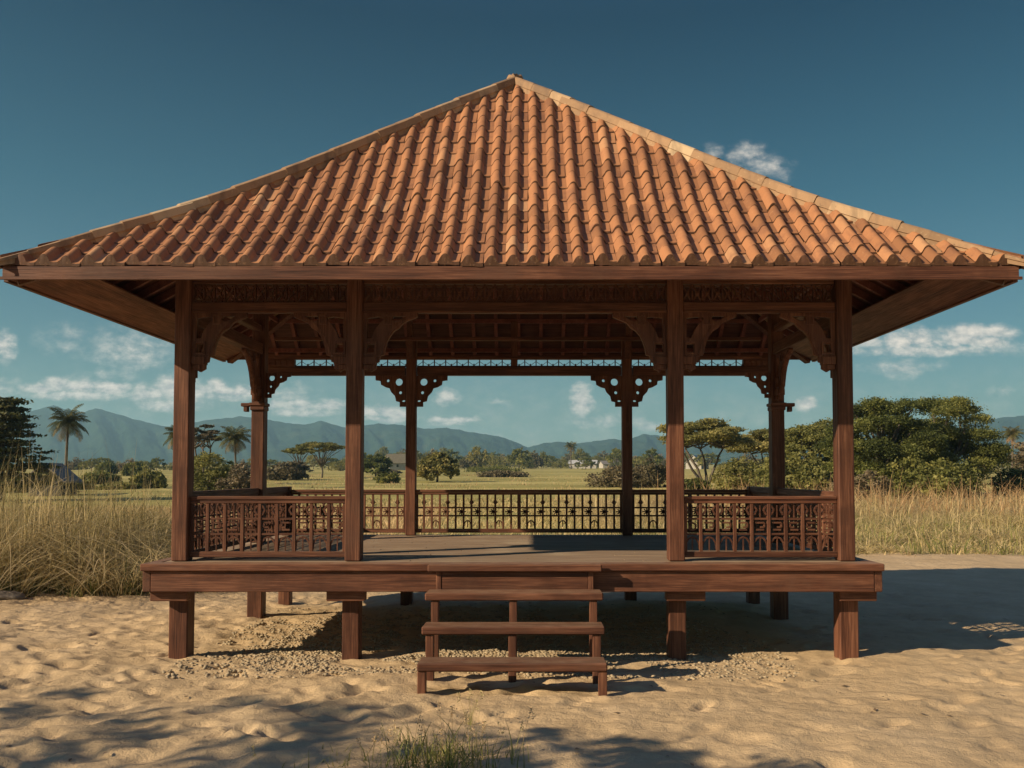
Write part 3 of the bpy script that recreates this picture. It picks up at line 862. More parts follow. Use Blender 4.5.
        leaves(V, None, T, cs, rs, leafn, lsize, flat=.3, clump_r=w*.035, up=.5)
        tube(WV, WF_, WT, [(0, 0, -.3), (.05, 0, h*.5), (0, 0, h*.97)], [h*.03, h*.02, h*.004], 8)
    elif kind == 'palm':
        lean = r.uniform(-.06, .06)*h
        pts = [(lean*(i/7)**2, 0, -.3+(h*.78+.3)*i/7) for i in range(8)]
        tube(WV, WF_, WT, pts, [h*.020*(1.35 if i == 0 else 1-.05*i) for i in range(8)], 8)
        top = Vector(pts[-1]); vv, tt = [], []
        for i in range(30):
            a = i*2.399+r.uniform(-.2, .2); el = R(84 - 112*(i/29.)**.9 + r.uniform(-8, 8)); L = w*.5*r.uniform(.85, 1.12)
            p = top.copy(); hd = Vector((math.cos(a), math.sin(a), 0)); e = el; tn = .25+.4*r.random() + (.5 if i > 24 else 0)
            seg = 12; side = Vector((-math.sin(a), math.cos(a), 0)); prev = p.copy()
            for s_ in range(seg):
                d = hd*math.cos(e)+Vector((0, 0, 1))*math.sin(e); q = prev+d*L/seg; e -= R(4.6)*(1+s_*.10)
                f = (s_+.5)/seg; ll = L*.34*math.sin(math.pi*min(1, .16+f*.80))
                for sg in (-1, 1):
                    for hh in (0, .5):
                        b0 = prev.lerp(q, hh); b1 = prev.lerp(q, hh+.34)
                        tip = b0 + (side*sg*.8+d*.55+Vector((0, 0, -.42-.3*r.random()))).normalized()*ll*r.uniform(.8, 1.1)
                        vv += [tuple(b0), tuple(b1), tuple(tip+d*.02*L), tuple(tip)]; tt += [min(1, tn+r.uniform(-.1, .1))]*4
                prev = q
        V.append(np.array(vv)); T.append(np.array(tt))
    return wood_mesh('trunk', WV, WF_, WT), leaf_mesh('crown', V, T)
MESHES = {}
def tree(kind, name, x, y, h, w, label, cat, mat, seed=1, leafn=5000, lsize=.16, group=None, share=None, rz=None, z=None):
    key = share or (kind, seed, h, w)
    if key not in MESHES: MESHES[key] = (make_tree(kind, seed, h, w, leafn, lsize), h, w)
    (tm, cm), h0, w0 = MESHES[key]
    root = empty(name, (x, y, gz(x, y) if z is None else z), (seed*1.7) if rz is None else rz)
    root.scale = (w/w0, w/w0, h/h0)
    tag(root, label, cat, group)
    o = bpy.data.objects.new('trunk', tm); 
    if not tm.materials: tm.materials.append(BARK)
    link(o, root)
    if not cm.materials: cm.materials.append(mat)
    c = bpy.data.objects.new('crown', cm); c.material_slots[0].link = 'OBJECT'; c.material_slots[0].material = mat
    link(c, root)
    return root
def px(pxx, base, top, wid, d=None):
    """place from distance: centre column, top row, width in the photograph -> x, y, height, width"""
    d = d or dist_of(base)
    x = CAM[0] + (pxx-530)*d/FPX; y = CAM[1]+d
    zt = CAM[2] + (474-top)*d/FPX
    return x, y, zt-gz(x, y), wid*d/FPX
def T_(kind, name, p, label, cat, mat, **k):
    x, y, h, w = p; return tree(kind, name, x, y, h, w, label, cat, mat, **k)
# left
T_('conifer', 'conifer_tree', px(2, 0, 398, 112, 62), 'dark layered conifer cut off by the left edge of the photo', 'tree', L_CONI, seed=3, leafn=20000, lsize=.16)
T_('palm', 'palm_tree', px(66, 0, 403, 46, 95), 'tall palm standing right of the dark conifer, behind the grey roofed hut', 'palm tree', L_PALM, seed=5, rz=.4)
T_('palm', 'palm_tree', px(236, 0, 424, 40, 92), 'palm seen just left of the back left side post of the pavilion', 'palm tree', L_PALM, seed=8, rz=1.2)
T_('palm', 'palm_tree', px(178, 0, 420, 36, 84), 'palm half hidden behind the front left corner post', 'palm tree', L_PALM, seed=9, rz=2.2)
T_('vee', 'loose_tree', px(203, 0, 419, 34, 110), 'loose layered tree just right of the front left corner post', 'tree', L_DRY, seed=4, leafn=6000, lsize=.16)
T_('bush', 'leafy_bush', px(208, 0, 437, 60, 75), 'large pale olive bush between the two left posts, below the palm', 'bush', L_OLIVE, seed=11, leafn=7000, lsize=.13)
T_('bush', 'leafy_bush', px(240, 0, 452, 44, 70), 'lower olive bush in front of the palm trunk left of the side post', 'bush', L_DRY, seed=12, leafn=5000, lsize=.12)
T_('bush', 'leafy_bush', px(288, 480, 457, 46), 'rounded grey green bush left of the umbrella shaped tree', 'bush', L_DRY, seed=13, leafn=5000, lsize=.3)
T_('acacia', 'umbrella_tree', px(322, 478, 441, 52), 'flat topped umbrella tree standing alone in the field seen through the left bay', 'tree', L_OLIVE, seed=21, leafn=6500, lsize=.22, rz=.3)
T_('acacia', 'umbrella_tree', px(299, 478.5, 446, 32), 'smaller umbrella tree overlapping the left of the flat topped one', 'tree', L_OLIVE, seed=22, leafn=3500, lsize=.2)
T_('broad', 'broadleaf_tree', px(376, 476, 452, 34), 'round green tree right of the front left inner post, above the railing', 'tree', L_DARK, seed=31, leafn=5000, lsize=.35)
T_('bush', 'leafy_bush', px(388, 483, 470, 30), 'low dark bush at the foot of the round tree by the left inner post', 'bush', L_DARK, seed=32, leafn=3000, lsize=.2)
T_('broad', 'broadleaf_tree', px(437, 482, 451, 46), 'rounded dark tree standing just right of the back left post', 'tree', L_OLIVE, seed=33, leafn=7000, lsize=.26)
lf = [(66, 489, 476, 50, 'long dark bush right of the grey roofed hut'), (100, 484, 470, 40, 'dark bush in the middle of the field strips left of the pavilion'), (120, 489, 481, 40, 'low dark bush at the near field edge right of the hut'), (150, 488, 468, 38, 'big round bush left of the front left corner post'), (136, 476, 460, 24, 'far round bush above the field strip on the left'), (106, 474, 460, 22, 'small far bush under the left mountain peak'), (22, 492, 470, 60, 'dark bush under the left conifer')]
for i, (cx, b, t, w, lb) in enumerate(lf):
    T_('bush', 'leafy_bush', px(cx, b, t, w), lb, 'bush', L_DARK if i != 3 else L_OLIVE, share='bushD', seed=40+i, leafn=5200, lsize=.22)
# far tree line, each tree its own thing, sharing three meshes
GRP = 'trees along the far edge of the field'
r_ = random.Random(9)
far = []
cx = 352
while cx < 668:
    far.append((cx, r_.uniform(466.2, 467.4), r_.uniform(451, 458), r_.uniform(20, 34))); cx += r_.uniform(9, 14)
cx = 350
while cx < 665:
    far.append((cx, r_.uniform(467, 469.5), r_.uniform(446, 457), r_.uniform(17, 30))); cx += r_.uniform(6, 10)
cx = 78
while cx < 345:
    far.append((cx, r_.uniform(468, 473), r_.uniform(454, 462), r_.uniform(18, 34))); cx += r_.uniform(11, 17)
cx = 668
while cx < 1040:
    far.append((cx, r_.uniform(468, 473), r_.uniform(450, 460), r_.uniform(22, 34))); cx += r_.uniform(16, 24)
for i, (cx, b, t, w) in enumerate(far):
    k = i % 4
    T_('broad' if k in (0, 3) else 'bush', 'distant_tree', px(cx, b, t, w), 'hazy tree in the row along the far edge of the field', 'tree', (L_DARK, L_OLIVE, L_DRY, L_OLIVE)[k], share='far%d' % k, seed=60+k, leafn=3500, lsize=.55, group=GRP, rz=r_.uniform(0, 6.28))
T_('palm', 'palm_tree', px(571, 469, 440, 16), 'small far palm rising above the tree line left of the white houses', 'palm tree', L_PALM, seed=71)
for cx, b, w, lb in ((492, 472, 60, 'flat dark hedge across the field, the farther of two'), (500, 477, 56, 'flat brownish hedge across the field, the nearer of two'), (385, 474, 30, 'flat hedge behind the left back post')):
    T_('bush', 'field_hedge', px(cx, b, b-6.5, w), lb, 'hedge', L_DARK if b == 472 else L_DRY, seed=int(b), leafn=4000, lsize=.25, rz=0)
# right
T_('vee', 'forked_tree', px(706, 488.5, 415, 90), 'olive tree with a low forked trunk seen through the right bay', 'tree', L_OLIVE, seed=81, leafn=22000, lsize=.14, rz=.2)
T_('bush', 'leafy_bush', px(625, 487, 462, 76), 'wide sparse grey green shrub around the back right post', 'bush', L_DRY, seed=82, leafn=7000, lsize=.17)
T_('bush', 'leafy_bush', px(652, 487, 450, 44), 'taller shrub rising right of the back right post', 'bush', L_DRY, seed=83, leafn=4000, lsize=.17)
T_('bush', 'leafy_bush', px(745, 490, 452, 66), 'bright olive bush right of the forked trunk', 'bush', L_OLIVE, seed=84, leafn=6500, lsize=.17)
T_('bush', 'leafy_bush', px(692, 489, 476, 38), 'low dark bush at the foot of the forked tree', 'bush', L_DARK, seed=85, leafn=3000, lsize=.17)
T_('vee', 'broadleaf_tree', px(768, 0, 428, 84, 105), 'layered olive tree behind the back right side post', 'tree', L_OLIVE, seed=86, leafn=30000, lsize=.17)
T_('broad', 'broadleaf_tree', px(815, 0, 411, 96, 88), 'tall olive tree between the side post and the front right corner post', 'tree', L_OLIVE, seed=87, leafn=42000, lsize=.14)
T_('broad', 'broadleaf_tree', px(882, 0, 383, 112, 70), 'big dark green tree just right of the pavilion', 'tree', L_DARK, seed=88, leafn=76000, lsize=.095)
T_('broad', 'broadleaf_tree', px(944, 0, 389, 108, 73), 'big spreading dark green tree, rightmost of the large ones', 'tree', L_DARK, seed=89, leafn=76000, lsize=.095)
T_('bush', 'leafy_bush', px(862, 0, 462, 60, 62), 'reddish brown shrub at the foot of the big trees by the corner post', 'bush', L_DRY, seed=90, leafn=4500, lsize=.11)
T_('bush', 'leafy_bush', px(925, 0, 448, 110, 66), 'dark green undergrowth bush below the gap between the two big trees', 'bush', L_DARK, seed=94, leafn=12000, lsize=.15)
T_('bush', 'leafy_bush', px(795, 0, 447, 90, 80), 'broad olive bush filling the gap right of the back right side post', 'bush', L_OLIVE, seed=95, leafn=10000, lsize=.2)
T_('palm', 'palm_tree', px(1012, 0, 421, 24, 150), 'small palm at the right edge behind the big tree', 'palm tree', L_PALM, seed=91)
T_('bush', 'leafy_bush', px(1010, 0, 462, 50, 75), 'dark bush at the right edge below the palm', 'bush', L_DARK, seed=92, leafn=5000, lsize=.13)
T_('broad', 'broadleaf_tree', px(1045, 0, 436, 70, 120), 'brown olive tree cut off by the right edge', 'tree', L_DRY, seed=93, leafn=6000, lsize=.25)
# trees standing outside the frame on the left: their shade falls over the sand in front
for i, (x, y, h, w, sd) in enumerate(((-14.0, -10.1, 7.4, 6.4, 101), (-7.6, -8.9, 5.4, 4.6, 102))):
    tree('acacia', 'shade_tree', x, y, h, w, ('flat topped tree beside the camera, shading the sand', 'small flat topped tree nearest the camera on the left')[i], 'tree', L_OLIVE, seed=sd, leafn=2600, lsize=.09)

# ------------------------------------------------------------------ grass
def blades(name, P, h, width, lean, mat, tint_mu=.55, tint_sd=.25, curl=.6, seg=4, z_off=-.04, groundz=True, out=None):
    n = len(P); az = RNG.uniform(0, 6.283, n); dx, dy = np.cos(az), np.sin(az)
    if out is not None:
        az = np.arctan2(out[:, 1], out[:, 0]) + RNG.normal(0, .5, n); dx, dy = np.cos(az), np.sin(az)
    ln = lean*np.abs(RNG.normal(.6, .45, n)); fc = RNG.uniform(0, 6.283, n); sx, sy = np.cos(fc), np.sin(fc)
    hh = h; ww = width*RNG.uniform(.6, 1.4, n)
    z0 = ground_h(P[:, 0], P[:, 1]) if groundz else np.zeros(n)
    lev = []; T = []
    tm = np.clip(RNG.normal(tint_mu, tint_sd, n), 0, 1)
    for s in range(seg+1):
        t = s/seg
        off = ln*hh*t**1.7
        zz = hh*(t - curl*np.minimum(1, ln)*t**3*.55)
        cx = P[:, 0]+dx*off; cy = P[:, 1]+dy*off; cz = z0+z_off+zz
        w = ww*(1-t)**.7*.5 if s < seg else ww*.04
        lev.append(np.stack([np.stack([cx-sx*w, cy-sy*w, cz], -1), np.stack([cx+sx*w, cy+sy*w, cz], -1)], 1))
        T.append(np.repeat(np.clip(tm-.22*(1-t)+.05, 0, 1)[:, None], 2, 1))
    V = np.stack(lev, 1).reshape(n, -1, 3); T = np.stack(T, 1).reshape(n, -1)
    base = np.arange(n)[:, None, None]*(2*(seg+1))
    q = np.array([[2*s, 2*s+1, 2*s+3, 2*s+2] for s in range(seg)])[None]
    me = np_mesh(name, V.reshape(-1, 3), (base+q).reshape(-1, 4), T.ravel())
    return mesh_obj(name, me, mat)
def scatter(n, x0, x1, y0, y1, test=None, clump=0, cr=.3):
    if clump:
        m = n//clump; c = np.stack([RNG.uniform(x0, x1, m), RNG.uniform(y0, y1, m)], 1)
        D = RNG.normal(size=(m*clump, 2))*cr; P = np.repeat(c, clump, 0) + D; P = np.concatenate([P, D], 1)
    else: P = np.stack([RNG.uniform(x0, x1, n), RNG.uniform(y0, y1, n)], 1)
    if test is not None: P = P[test(P)]
    return P
def cut(P): return P[:, :2], (P[:, 2:] if P.shape[1] > 2 else None)
def in_view(P, pad=1.0):
    d = P[:, 1]-CAM[1]; u = (P[:, 0]-CAM[0])*FPX/np.maximum(d, .1)+530
    return (u > -60*pad) & (u < 1084)
# tall arching dry grass on the left bank
wob = lambda P: .7*pnoise(P[:, 0]*.5, P[:, 1]*.5)
def left_test(P):
    edge = np.interp(P[:, 0], [-14, -10, -8, -6.6, -4.6, 0], [4.7, 4.9, 5.2, 5.3, 7.0, 10.0])
    return (P[:, 1] > edge + .5*pnoise(P[:, 0]*1.3, P[:, 0]*0)) & in_view(P, 2)
def hum(P, f=.7, a=.55): return 1 + a*fbm(P[:, 0]*f, P[:, 1]*f+31, 2)
P, D = cut(scatter(27000, -14.5, -4.4, 4.4, 12, left_test, 46, .17))
hfac = np.interp(P[:, 0], [-14.5, -9.6, -8.6, -7.7, -4.5], [1.9, 1.9, 1.35, .85, .50])*np.clip(RNG.normal(.85, .25, len(P)), .25, 1.5)*hum(P, 1.1, .5)
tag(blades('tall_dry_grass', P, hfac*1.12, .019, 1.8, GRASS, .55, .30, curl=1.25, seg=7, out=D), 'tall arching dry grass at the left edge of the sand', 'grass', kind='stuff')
P, D = cut(scatter(2400, -14.5, -5.3, 4.4, 8.5, left_test, 12, .2))
hfac = np.interp(P[:, 0], [-14.5, -9.6, -8.6, -7.4, -5], [1.9, 1.9, 1.4, 1.0, .55])
tag(blades('bent_reeds', P, hfac*np.clip(RNG.normal(1, .3, len(P)), .4, 1.5), .026, 2.0, GRASS, .95, .1, curl=1.5, seg=8, out=D), 'long broken straw coloured reeds bent over the left grass', 'grass', kind='stuff')
P, D = cut(scatter(9000, -14.5, -4.4, 4.5, 9, left_test, 20, .25))
tag(blades('green_undergrowth', P, np.clip(RNG.normal(.55, .2, len(P)), .1, 1.0), .02, 1.4, WEED, .45, .25, curl=1.0, out=D), 'low green grass among the tall dry blades on the left', 'grass', kind='stuff')
P, D = cut(scatter(30000, -30, -4, 10, 40, lambda P: in_view(P), 36, .4))
hf = np.interp(P[:, 0], [-26, -14, -6], [.55, .45, .38])
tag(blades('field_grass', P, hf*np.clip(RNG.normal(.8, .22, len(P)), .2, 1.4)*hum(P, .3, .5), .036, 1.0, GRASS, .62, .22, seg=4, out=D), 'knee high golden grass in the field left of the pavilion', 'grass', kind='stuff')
# right bank
def right_test(P): return (P[:, 1] > np.interp(P[:, 0], [3, 5, 9, 20], [13.5, 13.6, 13.2, 12.2]) + .7*pnoise(P[:, 0]*.8, P[:, 0]*0+3)) & in_view(P)
P, D = cut(scatter(80000, 3.5, 32, 12, 44, right_test, 44, .38))
hf = np.interp(P[:, 1], [12, 14, 18, 28, 44], [.2, .42, .62, .95, 1.2])
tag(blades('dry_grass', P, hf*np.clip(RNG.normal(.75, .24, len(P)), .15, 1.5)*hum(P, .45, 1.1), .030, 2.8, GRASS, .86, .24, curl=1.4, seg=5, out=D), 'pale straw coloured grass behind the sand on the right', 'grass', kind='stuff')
P, D = cut(scatter(9000, 3.5, 30, 12.5, 30, right_test, 30, .3))
tag(blades('green_tufts', P, np.clip(RNG.normal(.5, .15, len(P)), .1, .9), .03, 1.2, WEED, .5, .25, seg=3, out=D), 'olive green tufts mixed into the straw on the right', 'grass', kind='stuff')
P, D = cut(scatter(2200, 8, 36, 28, 46, right_test, 9, .5))
tag(blades('tall_stalks', P, np.clip(RNG.normal(1.75, .4, len(P)), .8, 2.8), .035, .9, RUST, .7, .12, curl=.8, seg=5, out=D), 'tall rusty stalks standing along the back of the right grass', 'grass', kind='stuff')
P, D = cut(scatter(1500, -6.5, 14, 3.5, 13.5, lambda P: (P[:, 1] > np.interp(P[:, 0], [-6.5, -3, 4, 14], [4, 8, 11.5, 12])) & (fbm(P[:, 0]*.7, P[:, 1]*.7, 2) > -.05), 14, .12))
tag(blades('stray_tufts', P, np.clip(RNG.normal(.2, .08, len(P)), .05, .45), .014, 1.6, GRASS, .7, .25, seg=4, out=D), 'stray tufts of grass thinning out over the sand behind the pavilion', 'grass', kind='stuff')
# short grass seen through the middle bays
P, D = cut(scatter(42000, -16, 14, 13.2, 55, lambda P: in_view(P), 20, .5))
tag(blades('meadow_grass', P, np.clip(RNG.normal(.17, .07, len(P)), .04, .45)*hum(P, .25, .8), .05, .9, GRASS, .62, .22, seg=2), 'short yellow green meadow grass behind the pavilion', 'grass', kind='stuff')
P, D = cut(scatter(26000, -75, 75, 50, 190, lambda P: in_view(P) & (fbm(P[:, 0]*.035, P[:, 1]*.06+5, 3) > -.02), 26, .9))
tag(blades('rough_tussocks', P, np.clip(RNG.normal(.34, .16, len(P)),   .08, .9), .06, 1.2, GRASS, .5, .3, curl=1, seg=2, out=D), 'rough grassy tussocks in broken bands over the far field', 'grass', kind='stuff')
# weeds in the foreground
def weed(name, x, y, n, h, spread, label, mat=WEED, tm=.6, w=.010, lean=.9):
    rt = empty(name, (x, y, gz(x, y))); tag(rt, label, 'weed')
    P = RNG.normal(size=(n, 2))*spread
    o = blades('leaf_blades', P, h*np.clip(RNG.normal(.75, .3, n), .2, 1.4), w, lean, mat, tm, .28, groundz=False); o.parent = rt
    V, F_, T = [], [], []; sv, sf, stt = [], [], []
    r = random.Random(n)
    for i in range(max(4, n//30)):
        a = r.uniform(0, 6.28); b = Vector((r.gauss(0, spread), r.gauss(0, spread), -.03)); t = b + Vector((math.cos(a)*.12, math.sin(a)*.12, h*r.uniform(1.1, 1.7)))
        limb(V, F_, T, b, t, .0022, .0012, .05, 5, 4, r)
        for k in range(14):
            q = t + Vector((r.gauss(0, .012), r.gauss(0, .012), -r.uniform(0, .09)))
            d = Vector((r.gauss(0, 1), r.gauss(0, 1), 1)).normalized()*.014; s = d.cross(Vector((0, 1, .2))).normalized()*.004
            j = len(V); V += [tuple(q-s), tuple(q+s), tuple(q+s+d), tuple(q-s+d)]; T += [.9]*4; F_.append((j, j+1, j+2, j+3))
    mesh_obj('seed_stalks', np_mesh('seed_stalks', V, F_, T), GRASS, rt)
weed('weed_clump', -.52, -3.9, 420, .30, .19, 'green tuft of weeds growing in the shaded sand at the bottom, below the steps')
weed('weed_clump', -1.15, -4.05, 90, .16, .22, 'sparse low weeds left of the green tuft at the bottom edge', tm=.6)
weed('weed_clump', -.08, -3.75, 70, .24, .13, 'thin dry stalks right of the green tuft at the bottom', tm=.8, lean=.5)
weed('weed_clump', -.33, -2.75, 26, .24, .035, 'single dry seed stalk in front of the lowest step', tm=.9, lean=.35, w=.004)
weed('weed_clump', -.80, -3.45, 60, .13, .12, 'tiny green shoots just above the tuft of weeds', tm=.4)

# rock at the grass edge
bm = bmesh.new(); bmesh.ops.create_icosphere(bm, subdivisions=3, radius=1)
for v in bm.verts:
    n_ = float(fbm(np.array([v.co.x*1.2+3]), np.array([v.co.y*1.2+v.co.z]), 3)[0]); v.co *= 1+.35*n_; v.co.x *= .42; v.co.y *= .25; v.co.z *= .13
bmesh.ops.translate(bm, verts=bm.verts, vec=(0, 0, .03))
ro = bm_obj('flat_rock', bm, plain('grey_rock', (.10, .085, .07), (.22, .18, .14), 5), None, True)
ro.location = (-9.3, 4.75, gz(-9.3, 4.75)); tag(ro, 'flat grey rock half buried where the sand meets the tall grass on the left', 'rock')

# ------------------------------------------------------------------ distant buildings
WALLM = plain('plastered_wall', (.33, .30, .26), (.46, .43, .38), 1.5)
ROOFG = plain('weathered_grey_roof', (.13, .115, .10), (.22, .19, .165), 2)
ROOFW = plain('pale_metal_roof', (.34, .34, .34), (.48, .47, .45), 2)
THATCH = plain('thatch_roof', (.16, .13, .08), (.28, .23, .14), 3)
HUTM = plain('weathered_hut_wall', (.05, .045, .04), (.09, .08, .07), 1.5)
DARK = plain('dark_opening', (.012, .012, .012), (.03, .025, .02), 2)
def house(name, pxx, base, w, dpt, hw, hr, label, roofm, rz=0.0, nwin=2, d=None, wm=None):
    d = d or dist_of(base); x = CAM[0]+(pxx-530)*d/FPX; y = CAM[1]+d
    rt = empty(name, (x, y, gz(x, y)), rz); tag(rt, label, 'house')
    bm = bmesh.new(); box(bm, -w/2, w/2, -dpt/2, dpt/2, -.5, hw, 0)
    for sx in (-1, 1):
        v = [bm.verts.new((sx*w/2, yy, zz)) for yy, zz in ((-dpt/2, hw), (dpt/2, hw), (0, hw+hr))]; bm.faces.new(v)
    bm_obj('wall', bm, wm or WALLM, rt)
    bm = bmesh.new(); o = .5; th = .14; hh = hw+hr*(1)+.12
    zl = hw - hr*o/(dpt/2)*.9
    for sy in (-1, 1):
        pts = [(-w/2-o, sy*(dpt/2+o), zl+.12), (w/2+o, sy*(dpt/2+o), zl+.12), (w/2+o, 0, hh), (-w/2-o, 0, hh)]
        a = [bm.verts.new(p) for p in pts]; b = [bm.verts.new((p[0], p[1], p[2]+th)) for p in pts]
        bm.faces.new(a); bm.faces.new(b[::-1])
        for k in range(4): bm.faces.new((a[k], a[(k+1) % 4], b[(k+1) % 4], b[k]))
    bm_obj('roof', bm, roofm, rt)
    for k in range(nwin):
        cx = -w/2 + w*(k+.7)/(nwin+.9)
        box_obj('window', (cx-.45, cx+.45, -dpt/2-.05, -dpt/2+.04, hw*.4, hw*.78), DARK, rt, 0)
    box_obj('door', (w*.28, w*.28+.95, -dpt/2-.05, -dpt/2+.04, 0, hw*.75), DARK, rt, 0)
house('hut', 53, 0, 3.0, 2.6, 1.35, 1.2, 'small dark hut with a grey gable roof under the left palm', ROOFG, R(97), 1, d=74, wm=HUTM)
house('hut', 398, 470, 9, 7, 3, 3.5, 'tiny thatched hut far off behind the left back post', THATCH, R(25), 1)
house('farmhouse', 583, 468.5, 15, 8, 2.6, 1.8, 'long white roofed house in the tree line, left one of the group', ROOFW, R(-8))
house('farmhouse', 611, 468.3, 12, 8, 2.3, 1.8, 'low pale house right of the long white roofed one', ROOFG, R(12))
house('farmhouse', 697, 469, 11, 8, 3, 3.6, 'far white roofed house glimpsed left of the forked trunk', ROOFW, R(60))

# ================================================================== HAZE
bm = bmesh.new(); box(bm, -5150, 5150, -420, 5250, -3, 285, 0)
hz = bm_obj('haze', bm, None); hm = bpy.data.materials.new('air'); hm.use_nodes = True; nt = hm.node_tree; nt.nodes.clear()
out = nt.nodes.new('ShaderNodeOutputMaterial'); pv = nt.nodes.new('ShaderNodeVolumePrincipled')
pv.inputs['Color'].default_value = (.42, .74, 1.0, 1); pv.inputs['Density'].default_value = .00016; pv.inputs['Anisotropy'].default_value = .15
nt.links.new(pv.outputs[0], out.inputs['Volume']); hz.data.materials.append(hm)
tag(hz, 'thin pale haze in the air', 'haze', kind='stuff')

# ================================================================== SKY, SUN, CAMERA
w = bpy.data.worlds.new('World'); scene.world = w; w.use_nodes = True
nt = w.node_tree; nt.nodes.clear(); k = N(nt)
wo = k.n('ShaderNodeOutputWorld'); bg = k.n('ShaderNodeBackground'); k.l(bg.outputs[0], wo.inputs[0])
sky = k.n('ShaderNodeTexSky', sky_type='NISHITA'); sky.sun_disc = False
sky.sun_elevation = R(SUN_EL); sky.sun_rotation = R(180+SUN_AZ); sky.altitude = 0; sky.air_density = 1.0; sky.dust_density = .6; sky.ozone_density = 1.5
dirv = k.n('ShaderNodeTexCoord').outputs['Generated']
sp = k.n('ShaderNodeSeparateXYZ'); k.l(dirv, sp.inputs[0])
yy = k.math('MAXIMUM', sp.outputs[1], .02)
cu = k.math('DIVIDE', sp.outputs[0], yy); cv = k.math('DIVIDE', sp.outputs[2], yy)
cc = k.n('ShaderNodeCombineXYZ'); k.l(cu, cc.inputs[0]); k.l(cv, cc.inputs[1]); cp = cc.outputs[0]
# compress the bright horizon and pull the blue towards teal
skyc = k.mix(1.0, sky.outputs[0], (.60, .80, .80), 'MULTIPLY')
lum = k.n('ShaderNodeRGBToBW'); k.l(skyc, lum.inputs[0])
comp = k.math('DIVIDE', 1.0, k.math('ADD', 1.0, k.math('MULTIPLY', lum.outputs[0], .22)))
cm = k.n('ShaderNodeCombineXYZ'); [k.l(comp, cm.inputs[i]) for i in range(3)]
skyc = k.mix(1.0, skyc, cm.outputs[0], 'MULTIPLY')
grade = k.ramp(sp.outputs[2], [(0, (.84, .88, .82)), (.10, (.76, .84, .79)), (.30, (.31, .54, .53)), (.48, (.075, .255, .31)), (.60, (.20, .34, .44)), (.78, (1.2, 1.02, 1.45)), (1, (1.5, 1.2, 1.8))])  # overhead stops raised and blued as added fill for the shade
skyc = k.mix(1.0, skyc, grade, 'MULTIPLY')
CL = []
_cr = random.Random(12)
def puff(cx, cy, w, h, st, n):      # a row of round heads over a flat base
    for i in range(n):
        f = (i+.5)/n*2-1
        CL.append((cx+f*w*.8+_cr.uniform(-.1, .1)*w, cy-h*.45*(1-f*f)+_cr.uniform(-.15, .15)*h, w/n*1.35+h*.35, h*(.75-.25*abs(f)), st*_cr.uniform(.8, 1)))
    CL.append((cx, cy+h*.35, w*1.15, h*.45, st*.75))
puff(72, 390, 56, 12, 1, 4); puff(170, 398, 38, 20, 1, 3); puff(222, 392, 36, 12, .95, 3); puff(300, 409, 48, 11, .95, 3)
puff(385, 415, 36, 10, 1, 3); puff(450, 421, 30, 7, .9, 2); puff(935, 344, 95, 15, 1, 5); puff(985, 337, 38, 14, 1, 2)
CL += [(128, 350, 62, 24, .55), (60, 338, 34, 15, .5), (96, 376, 60, 10, .4), (288, 394, 34, 14, .6), (447, 397, 17, 8, .75), (500, 401, 24, 6, .4), (582, 400, 12, 17, .85), (600, 421, 40, 9, .55), (650, 424, 26, 9, .6), (804, 404, 15, 8, .9), (905, 368, 56, 12, .5), (3, 345, 12, 16, .8), (0, 388, 34, 12, .5), (1000, 392, 30, 8, .45), (470, 438, 80, 7, .5), (550, 432, 90, 8, .35), (768, 160, 30, 12, .62), (748, 148, 22, 12, .60), (715, 152, 16, 12, .42), (690, 148, 12, 7, .3), (785, 170, 16, 8, .4)]
dens = None
n_big = k.noise(k.vmath('MULTIPLY', cp, (1, 1.35, 1)), 26, 8, .6, .2); n_sm = k.noise(k.vmath('MULTIPLY', cp, (1, 1.7, 1)), 60, 6, .6)
warp = k.vmath('MULTIPLY', k.vmath('SUBTRACT', k.noise(cp, 30, 4, .6, col=True), (.5, .5, .5)), (.035, .018, 0))
cpw = k.vmath('ADD', cp, warp)
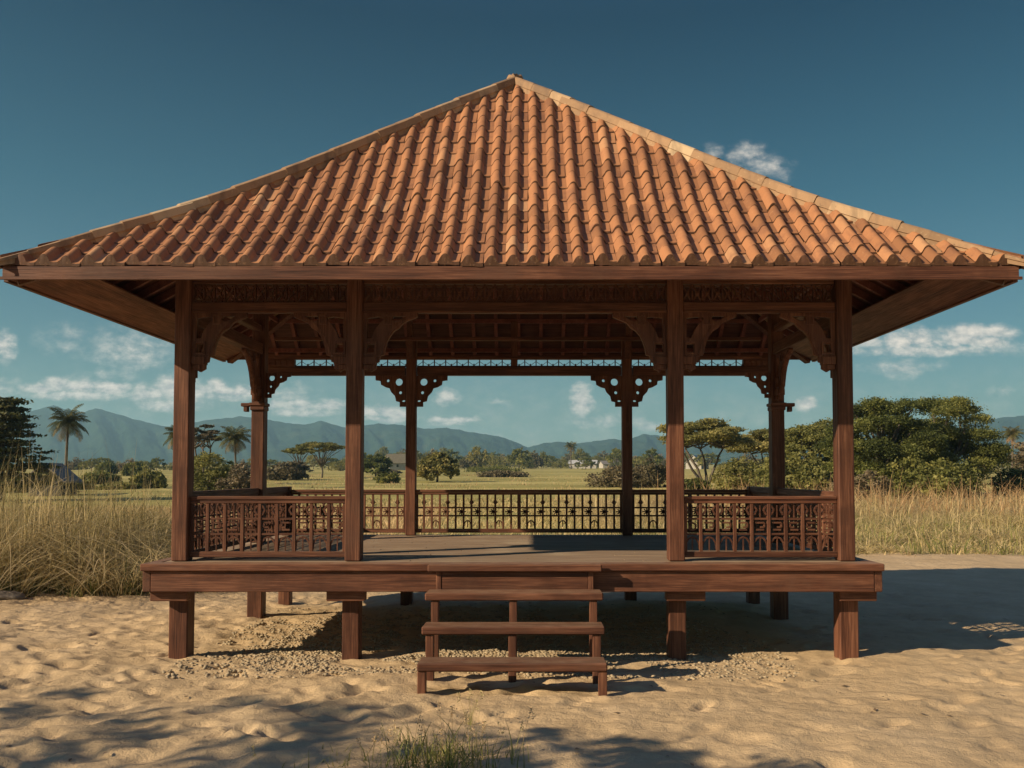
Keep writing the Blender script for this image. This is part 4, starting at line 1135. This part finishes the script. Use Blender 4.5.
for (cx, cy, rx, ry, s) in CL:
    c = ((cx-530)/FPX, (474-cy)/FPX, 0)
    dd = k.vmath('LENGTH', k.vmath('MULTIPLY', k.vmath('SUBTRACT', cpw, c), (FPX/rx/1.35, FPX/ry/1.5, 0)))
    q = k.math('MULTIPLY', k.mapr(dd, 0, 1.25, 1, 0), s)
    dens = q if dens is None else k.math('MAXIMUM', dens, q)
hz_ = k.math('MULTIPLY', k.mapr(cv, 0, .16, .30, 0), k.mapr(n_big, .35, .7, .2, 1))
nn = k.math('ADD', k.math('MULTIPLY', n_big, .6), k.math('MULTIPLY', n_sm, .4))
body = k.mapr(k.math('ADD', dens, k.math('MULTIPLY', k.math('SUBTRACT', nn, .5), 1.9)), .06, .85)
body = k.math('MULTIPLY', body, k.mapr(dens, 0.02, .35))
body = k.math('MULTIPLY', body, k.math('MULTIPLY_ADD', dens, .85, .15), clamp=True)
front = k.mapr(sp.outputs[1], .05, .2)
body = k.math('MULTIPLY', k.math('MAXIMUM', body, hz_), front, clamp=True)
ccol = k.ramp(n_sm, [(.3, (2.4, 2.6, 2.6)), (.65, (6.6, 5.8, 4.9))])
k.l(k.mix(body, skyc, ccol), bg.inputs[0])
bg.inputs[1].default_value = .115

sun = bpy.data.lights.new('sun', 'SUN'); sun.energy = 5.0; sun.angle = R(.5); sun.color = (1.0, .82, .58)
so = link(bpy.data.objects.new('sun', sun))
a, e = R(SUN_AZ), R(SUN_EL)
sd = Vector((-math.sin(a)*math.cos(e), -math.cos(a)*math.cos(e), math.sin(e)))
so.rotation_euler = (-sd).to_track_quat('-Z', 'Y').to_euler()

cam = bpy.data.cameras.new('camera'); co = link(bpy.data.objects.new('camera', cam)); scene.camera = co
PITCH = 2.2
cam.sensor_width = 36; cam.lens = FPX/1024*36; cam.clip_end = 12000; cam.clip_start = .05
cam.shift_x = -18/1024; cam.shift_y = (90-FPX*math.tan(R(PITCH)))/1024
co.location = CAM; co.rotation_euler = (R(90+PITCH), 0, 0)

vs = scene.view_settings; vs.view_transform = 'Standard'; vs.look = 'None'; vs.exposure = .45; vs.gamma = 1; vs.use_curve_mapping = False
scene.render.engine = 'CYCLES'
cy = scene.cycles; cy.use_denoising = True; cy.max_bounces = 6; cy.diffuse_bounces = 5; cy.volume_bounces = 1; cy.transparent_max_bounces = 6
cy.sample_clamp_indirect = 6
